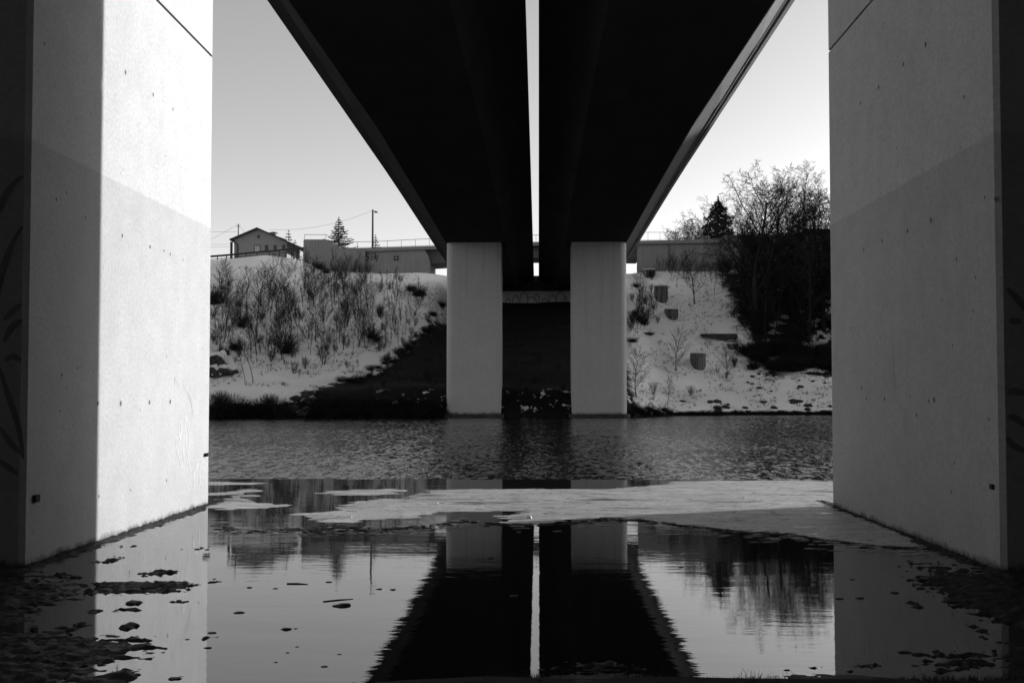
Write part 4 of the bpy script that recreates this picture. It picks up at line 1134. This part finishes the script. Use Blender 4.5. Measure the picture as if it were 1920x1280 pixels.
# dry grass tufts poking through the far snow: uncountable
m = MB(); q = random.Random(5)
def tuft(m, c, n, hgt, w, q):
    for _ in range(n):
        a = q.uniform(0, 6.3); l = hgt * q.uniform(.5, 1.1); d = Vector((cos(a), sin(a), 0)) * l * q.uniform(.2, 1.1); b = c + Vector((q.gauss(0, w * 3), q.gauss(0, w * 3), -.03)); s = Vector((-sin(a), cos(a), 0)) * w / 2
        m.face([b - s, b + s, b + d * .4 + Vector((0, 0, l * .6)) + s * .6, b + d * .4 + Vector((0, 0, l * .6)) - s * .6]); m.face([b + d * .4 + Vector((0, 0, l * .6)) - s * .6, b + d * .4 + Vector((0, 0, l * .6)) + s * .6, b + d + Vector((0, 0, l * .85))])
cnt = 0
while cnt < 4200:
    if q.random() < .5: px, py = q.uniform(395, 830), q.uniform(500, 725)
    else: px, py = q.uniform(1180, 1560), q.uniform(500, 765)
    if noise.noise(Vector((px * .02, py * .03, 2))) < -.12: cnt += .3; continue
    g0 = ground_hit(px, py)
    if g0: tuft(m, g0, 6, .45, .035, q)
    cnt += 1
tag(m.build('dry_grass', M['grass']), 'thin dry stalks scattered over the far snow slope', 'grass', kind='stuff')

# ------------------------------------------------------------------ near shore: mud, stones, grass
q = random.Random(21)
def lump(m, c, rx, ry, rz_, q, n=10):
    base = len(m.v); pts = []; o = q.uniform(0, 9)
    prof_ = [(1.0, -.02), (.92, .35), (.62, .8), (.25, 1.0)]
    for (k, zz) in prof_:
        for i in range(n):
            a = 2 * pi * i / n; rr = 1 + .45 * noise.noise(Vector((cos(a) * 1.5 + o, sin(a) * 1.5, zz))) + q.uniform(-.08, .08)
            m.v.append((c.x + cos(a) * rx * k * rr, c.y + sin(a) * ry * k * rr, c.z + zz * rz_ * (1 + q.uniform(-.15, .15))))
    for r_ in range(len(prof_) - 1):
        for i in range(n):
            a = base + r_ * n + i; b = base + r_ * n + (i + 1) % n; m.f.append((a, b, b + n, a + n)); m.m.append(0)
    m.f.append(tuple(base + (len(prof_) - 1) * n + i for i in range(n))); m.m.append(0)
import numpy as np
BL_ = []
def streak(px0, px1, py0, py1, w_=1.0):
    a = at_z(px0, (py0 + py1) / 2, 0); b = at_z(px1, (py0 + py1) / 2, 0); c = at_z((px0 + px1) / 2, py0, 0); d = at_z((px0 + px1) / 2, py1, 0)
    BL_.append(((a.x + b.x) / 2, (c.y + d.y) / 2, max(.01, (b.x - a.x) / 2), max(.008, (c.y - d.y) / 2), w_))
for a_ in [(140, 372, 1088, 1116, 1.15), (244, 345, 1068, 1082, .95), (226, 268, 1124, 1138, 1.2), (205, 300, 1139, 1145, .95), (290, 400, 1124, 1132, .8), (372, 432, 1083, 1094, .9), (222, 260, 1166, 1184, 1.15), (240, 300, 1189, 1197, .9), (340, 425, 1192, 1201, .85),
           (170, 232, 1042, 1058, 1.0), (155, 225, 1142, 1154, 1.0), (-300, 215, 1185, 1330, 1.5), (-300, 60, 1080, 1240, 1.4), (60, 250, 1210, 1262, 1.2), (160, 262, 1252, 1290, 1.3), (90, 170, 1160, 1195, 1.0), (290, 340, 1262, 1285, .9),
           (1725, 1890, 1124, 1132, 1.05), (1755, 1900, 1132, 1141, 1.1), (1695, 1735, 1125, 1140, .95), (1750, 1890, 1090, 1116, .75), (1690, 1950, 1210, 1275, .85), (1880, 2200, 1060, 1290, 1.5), (1660, 1690, 1108, 1114, .9), (1830, 1900, 1160, 1230, .8), (1380, 1700, 1238, 1262, .7), (880, 1300, 1236, 1262, .75), (195, 280, 1016, 1030, .6), (330, 420, 1020, 1034, .6)]: streak(*a_)
mx_ = np.arange(-5.4, 5.0, .021); my_ = np.concatenate([np.arange(4.7, 9.6, .022), np.arange(9.6, 13.5, .035)])
GX, GY = np.meshgrid(mx_, my_)
mk = np.zeros_like(GX)
for cx_, cy_, rx_, ry_, w_ in BL_:
    mk = np.maximum(mk, w_ * np.exp(-(np.abs((GX - cx_) / rx_) ** 2.6 + np.abs((GY - cy_) / ry_) ** 2.6) * .8))
hh = np.zeros_like(GX)
V3 = Vector
for j_ in range(GX.shape[0]):
    for i_ in range(GX.shape[1]):
        x_, y_ = GX[j_, i_], GY[j_, i_]
        if mk[j_, i_] < .03 and abs(x_ + 4.23) > .45 and abs(x_ - 3.705) > .45 and y_ > 5.3: continue
        hh[j_, i_] = .34 * noise.noise(V3((x_ * 2.4, y_ * 6, 1.7))) + .44 * noise.noise(V3((x_ * 6.5, y_ * 17, 4))) + .46 * noise.noise(V3((x_ * 17, y_ * 40, 8))) + .34 * noise.noise(V3((x_ * 34, y_ * 70, 2)))
low = mk * .062 + hh * .075 * np.clip(mk * 2, 0, 1) - .052
foot = np.maximum(np.where((GY > 8.0) & (GX < -4.1), .055 - np.abs(GX + 4.23) * .42, -.1), np.where((GY > 8.0) & (GX > 3.7), .055 - np.abs(GX - 3.705) * .42, -.1))
foot = np.where(GY > 8.0, np.maximum(.035 - np.abs(GX + 4.23) * .30, .035 - np.abs(GX - 3.705) * .30), -.1) + hh * .055
foot2 = np.where((GX < -4.18) | (GX > 3.68), .03 - np.abs(GY - 8.2) * .22, -.1) + hh * .05
low = np.maximum(low, np.maximum(foot, foot2))
near = 4.95 + .33 * np.clip((GX + 1.5) / 1.6, 0, 1) + .05 * np.sin(GX * 5.1) - GY; low = np.maximum(low, np.clip(near, -1, .3) * .2 + hh * .02 - .01)
mud = MB(); nxm = len(mx_)
low = np.where(low > 0, low * .55, low)
mud.v = [(float(a), float(b), float(c)) for a, b, c in zip(GX.ravel(), GY.ravel(), low.ravel())]
vis = low > -.02
for j_ in range(len(my_) - 1):
    r0, r1 = vis[j_], vis[j_ + 1]
    for i_ in range(nxm - 1):
        if r0[i_] or r0[i_ + 1] or r1[i_] or r1[i_ + 1]:
            k_ = j_ * nxm + i_; mud.f.append((k_, k_ + 1, k_ + nxm + 1, k_ + nxm)); mud.m.append(0)
rimm = MB()
# rim of refrozen debris along the lower edge of the ice
rim = [(400, 985), (470, 992), (560, 990), (640, 987), (720, 990), (800, 985), (870, 975), (960, 983), (1060, 980), (1130, 972), (1200, 974), (1300, 986), (1400, 996), (1480, 1001), (1564, 1013), (1646, 1023), (1705, 1026), (1780, 1028)]
for (a, b), (c, d) in zip(rim, rim[1:]):
    for _ in range(30):
        k = q.random(); p = at_z(a + (c - a) * k, b + (d - b) * k + abs(q.gauss(0, 1.6)) * (2.5 if a < 820 else 1), .003)
        lump(rimm, p, q.uniform(.01, .06), q.uniform(.006, .025), q.uniform(.003, .009), q, 7)
mud.smooth = True; rimm.smooth = True
tag(rimm.build('debris', M['mud']), 'dark specks of debris frozen along the lower rim of the ice', 'debris', kind='stuff')
tag(mud.build('mud', M['mud']), 'dark mud clods and silt streaks in the shallow meltwater', 'mud', kind='stuff')

# snow crumbs / slush flecks on the ice edge
m = MB()
for (a, b), (c, d) in zip(rim, rim[1:]):
    for _ in range(8 if 800 < a < 1380 else 26):
        k = q.random(); p = at_z(a + (c - a) * k, b + (d - b) * k + q.gauss(6, 6), .003); lump(m, p, q.uniform(.02, .09), q.uniform(.004, .014), .003, q, 7)
m.smooth = True; tag(m.build('slush', M['ice']), 'thin slush flecks frozen along the lower rim of the ice', 'slush', kind='stuff')

STONES = [(448, 1148, 21, 'flat dark stone in the bright pool, leftmost of the pair with the round one'), (397, 1186, 16, 'dark stone on the edge of the pier reflection, upper one'), (390, 1214, 15, 'dark stone on the edge of the pier reflection, lower one'),
 (467, 1101, 12, 'small round stone just right of the mud streaks'), (351, 1198, 9, 'small stone at the left end of a thin mud streak'), (256, 1264, 20, 'rounded stone beside the mud flat at the bottom left'),
 (327, 1272, 24, 'rough stone at the bottom edge left of the middle'), (642, 1135, 34, 'largest flat pointed stone in the bright pool'), (536, 1179, 22, 'lumpy double stone in the bright pool'), (554, 1178, 8, 'tiny stone touching the lumpy double stone'),
 (608, 1249, 14, 'oval stone near the bottom of the bright pool'), (616, 1091, 12, 'small stone below the spruce reflection'), (711, 1104, 12, 'left one of two small stones near the lamp post reflection'), (736, 1105, 13, 'right one of two small stones near the lamp post reflection'),
 (636, 1226, 8, 'tiny stone above the oval stone'), (557, 1212, 8, 'tiny stone below the lumpy double stone'), (516, 1103, 10, 'small stone left of the floating twig'), (517, 1241, 8, 'tiny stone low in the bright pool'), (539, 1223, 8, 'tiny flat stone above the lowest tiny one'),
 (241, 1176, 24, 'mossy clod-like stone in the pier reflection'), (175, 1148, 18, 'dark stone on the shadow edge of the pier reflection'), (1573, 1122, 15, 'dark stone at the right pier reflection edge'), (1612, 1121, 17, 'dark flat stone right of the one at the reflection edge'),
 (1677, 1111, 17, 'flat stone in the right pier reflection, upper middle'), (1597, 1086, 10, 'small stone highest in the right pier reflection'), (1715, 1247, 14, 'stone near the bottom grass in the right pier reflection'), (1277, 1063, 10, 'small stone at the pale edge of the right pool'),
 (920, 1046, 14, 'small pale-topped stone in the dark reflection between piers'), (963, 1117, 16, 'pale stone in the dark middle of the pool'), (1735, 1238, 60, '')]
sm_ = []
for i in range(5):
    me = rock_mesh(60 + i, 1, (1, .8, .42), .26, 3); me.materials.append(M['stone']); me.polygons.foreach_set('use_smooth', [True] * len(me.polygons)); sm_.append(me)
for i, (px, py, wpx, lab) in enumerate(STONES):
    if not lab: continue
    p = at_z(px, py, 0); s = wpx / 2 / F * p.y
    o = bpy.data.objects.new('stone', sm_[i % 5]); COL.objects.link(o); o.location = (p.x, p.y, -s * .03); o.scale = (s, s * .95, s * .62); o.rotation_euler = (0, 0, q.uniform(-.4, .4)); tag(o, lab, 'stone', 'stones in the shallow pool')
def stick(a, b, label, r=.006, z=.008):
    z = .0005; P0 = at_z(*a, z); P1 = at_z(*b, z); m = MB(); m.tube([P0, P0.lerp(P1, .5) + Vector((0, .01, .001)), P1], [r, r * .9, r * .5], 6); tag(m.build('stick', M['wood']), label, 'stick', 'sticks floating in the pool')
stick((606, 1127.5), (662, 1122.5), 'thin straight stick floating above the largest flat stone')
stick((538, 1094), (577, 1095), 'short twig with a thick middle floating in the bright pool', .008)
stick((215, 1143), (240, 1142), 'thin twig lying along the mud streak', .004)
for i, (a, b, w_) in enumerate([(991, 971, .045), (657, 969, .02), (820, 944, .02), (1394, 933, .02)]):
    p = at_z(a, b, .01); m = MB(); lump(m, p, w_, w_ * .7, w_ * .7, q, 8); tag(m.build('ice_lump', M['snowcap']), ['bright white lump of snow in the middle of the broad ice sheet', 'tiny white ice crumb at the left tip of the broad ice sheet', 'tiny white ice crumb at the upper left of the broad ice sheet', 'tiny white ice crumb at the right of the broad ice sheet'][i], 'ice lump', 'white lumps on the ice')

# grass: along the bottom edge and at pier feet
m = MB()
for _ in range(9000):
    x = q.uniform(-1.2, 5.2); y = 5.31 - abs(q.gauss(0, .22)) + .05 * noise.noise(Vector((x * 2, 0, 0)))
    if x < -.3 and q.random() < .6: continue
    dens = noise.noise(Vector((x * 1.8, y * 2, 0))); hg = .025 + .04 * max(0, dens) + (.05 if q.random() < .04 and dens > 0 else 0)
    tuft(m, Vector((x, y, H(x, y))), 3, hg, .0032, q)
for _ in range(420):
    s2, X0 = q.choice([(1, -4.23), (-1, 3.705)]); yy = q.uniform(8.2, 13.2)
    tuft(m, Vector((X0 + s2 * abs(q.gauss(0, .035)), yy, 0)), 4, q.uniform(.03, .11), .004, q)
tag(m.build('grass', M['grass']), 'short dead grass along the near water edge and the pier feet', 'grass', kind='stuff')

# ------------------------------------------------------------------ light
ELEV, AZ = R(9), R(22.5)        # sun to the right, 22 degrees forward of square
world = bpy.data.worlds.new('World'); sc.world = world; world.use_nodes = True
nt = world.node_tree; nt.nodes.clear()
sky = nt.nodes.new('ShaderNodeTexSky'); sky.sky_type = 'NISHITA'; sky.sun_disc = False
sky.sun_elevation = ELEV; sky.sun_rotation = R(90) - AZ; sky.air_density = 1.0; sky.dust_density = 1.4; sky.ozone_density = 1
bg = nt.nodes.new('ShaderNodeBackground'); bg.inputs[1].default_value = .15
wo = nt.nodes.new('ShaderNodeOutputWorld')
# black-and-white film behind an orange filter: mostly the red record of the sky
sp_ = nt.nodes.new('ShaderNodeSeparateColor'); mxs = nt.nodes.new('ShaderNodeMath'); mxs.operation = 'MULTIPLY_ADD'; mxs.inputs[1].default_value = .85
mg_ = nt.nodes.new('ShaderNodeMath'); mg_.operation = 'MULTIPLY'; mg_.inputs[1].default_value = .15
nt.links.new(sky.outputs[0], sp_.inputs[0]); nt.links.new(sp_.outputs[0], mxs.inputs[0]); nt.links.new(sp_.outputs[1], mg_.inputs[0]); nt.links.new(mg_.outputs[0], mxs.inputs[2])
nt.links.new(mxs.outputs[0], bg.inputs[0]); nt.links.new(bg.outputs[0], wo.inputs[0])
sd = bpy.data.lights.new('sun', 'SUN'); so_ = bpy.data.objects.new('sun', sd); COL.objects.link(so_)
sd.energy = 3.1; sd.angle = R(.5); sd.color = (1, 1, 1)
v = Vector((cos(ELEV) * cos(AZ), cos(ELEV) * sin(AZ), sin(ELEV)))
so_.rotation_euler = v.to_track_quat('Z', 'Y').to_euler(); so_.location = (60, 30, 40)
sc.view_settings.view_transform = 'Standard'; sc.view_settings.look = 'None'
sc.view_settings.exposure = 1.25; sc.view_settings.gamma = 1
sc.render.engine = 'CYCLES'
sc.cycles.max_bounces = 8
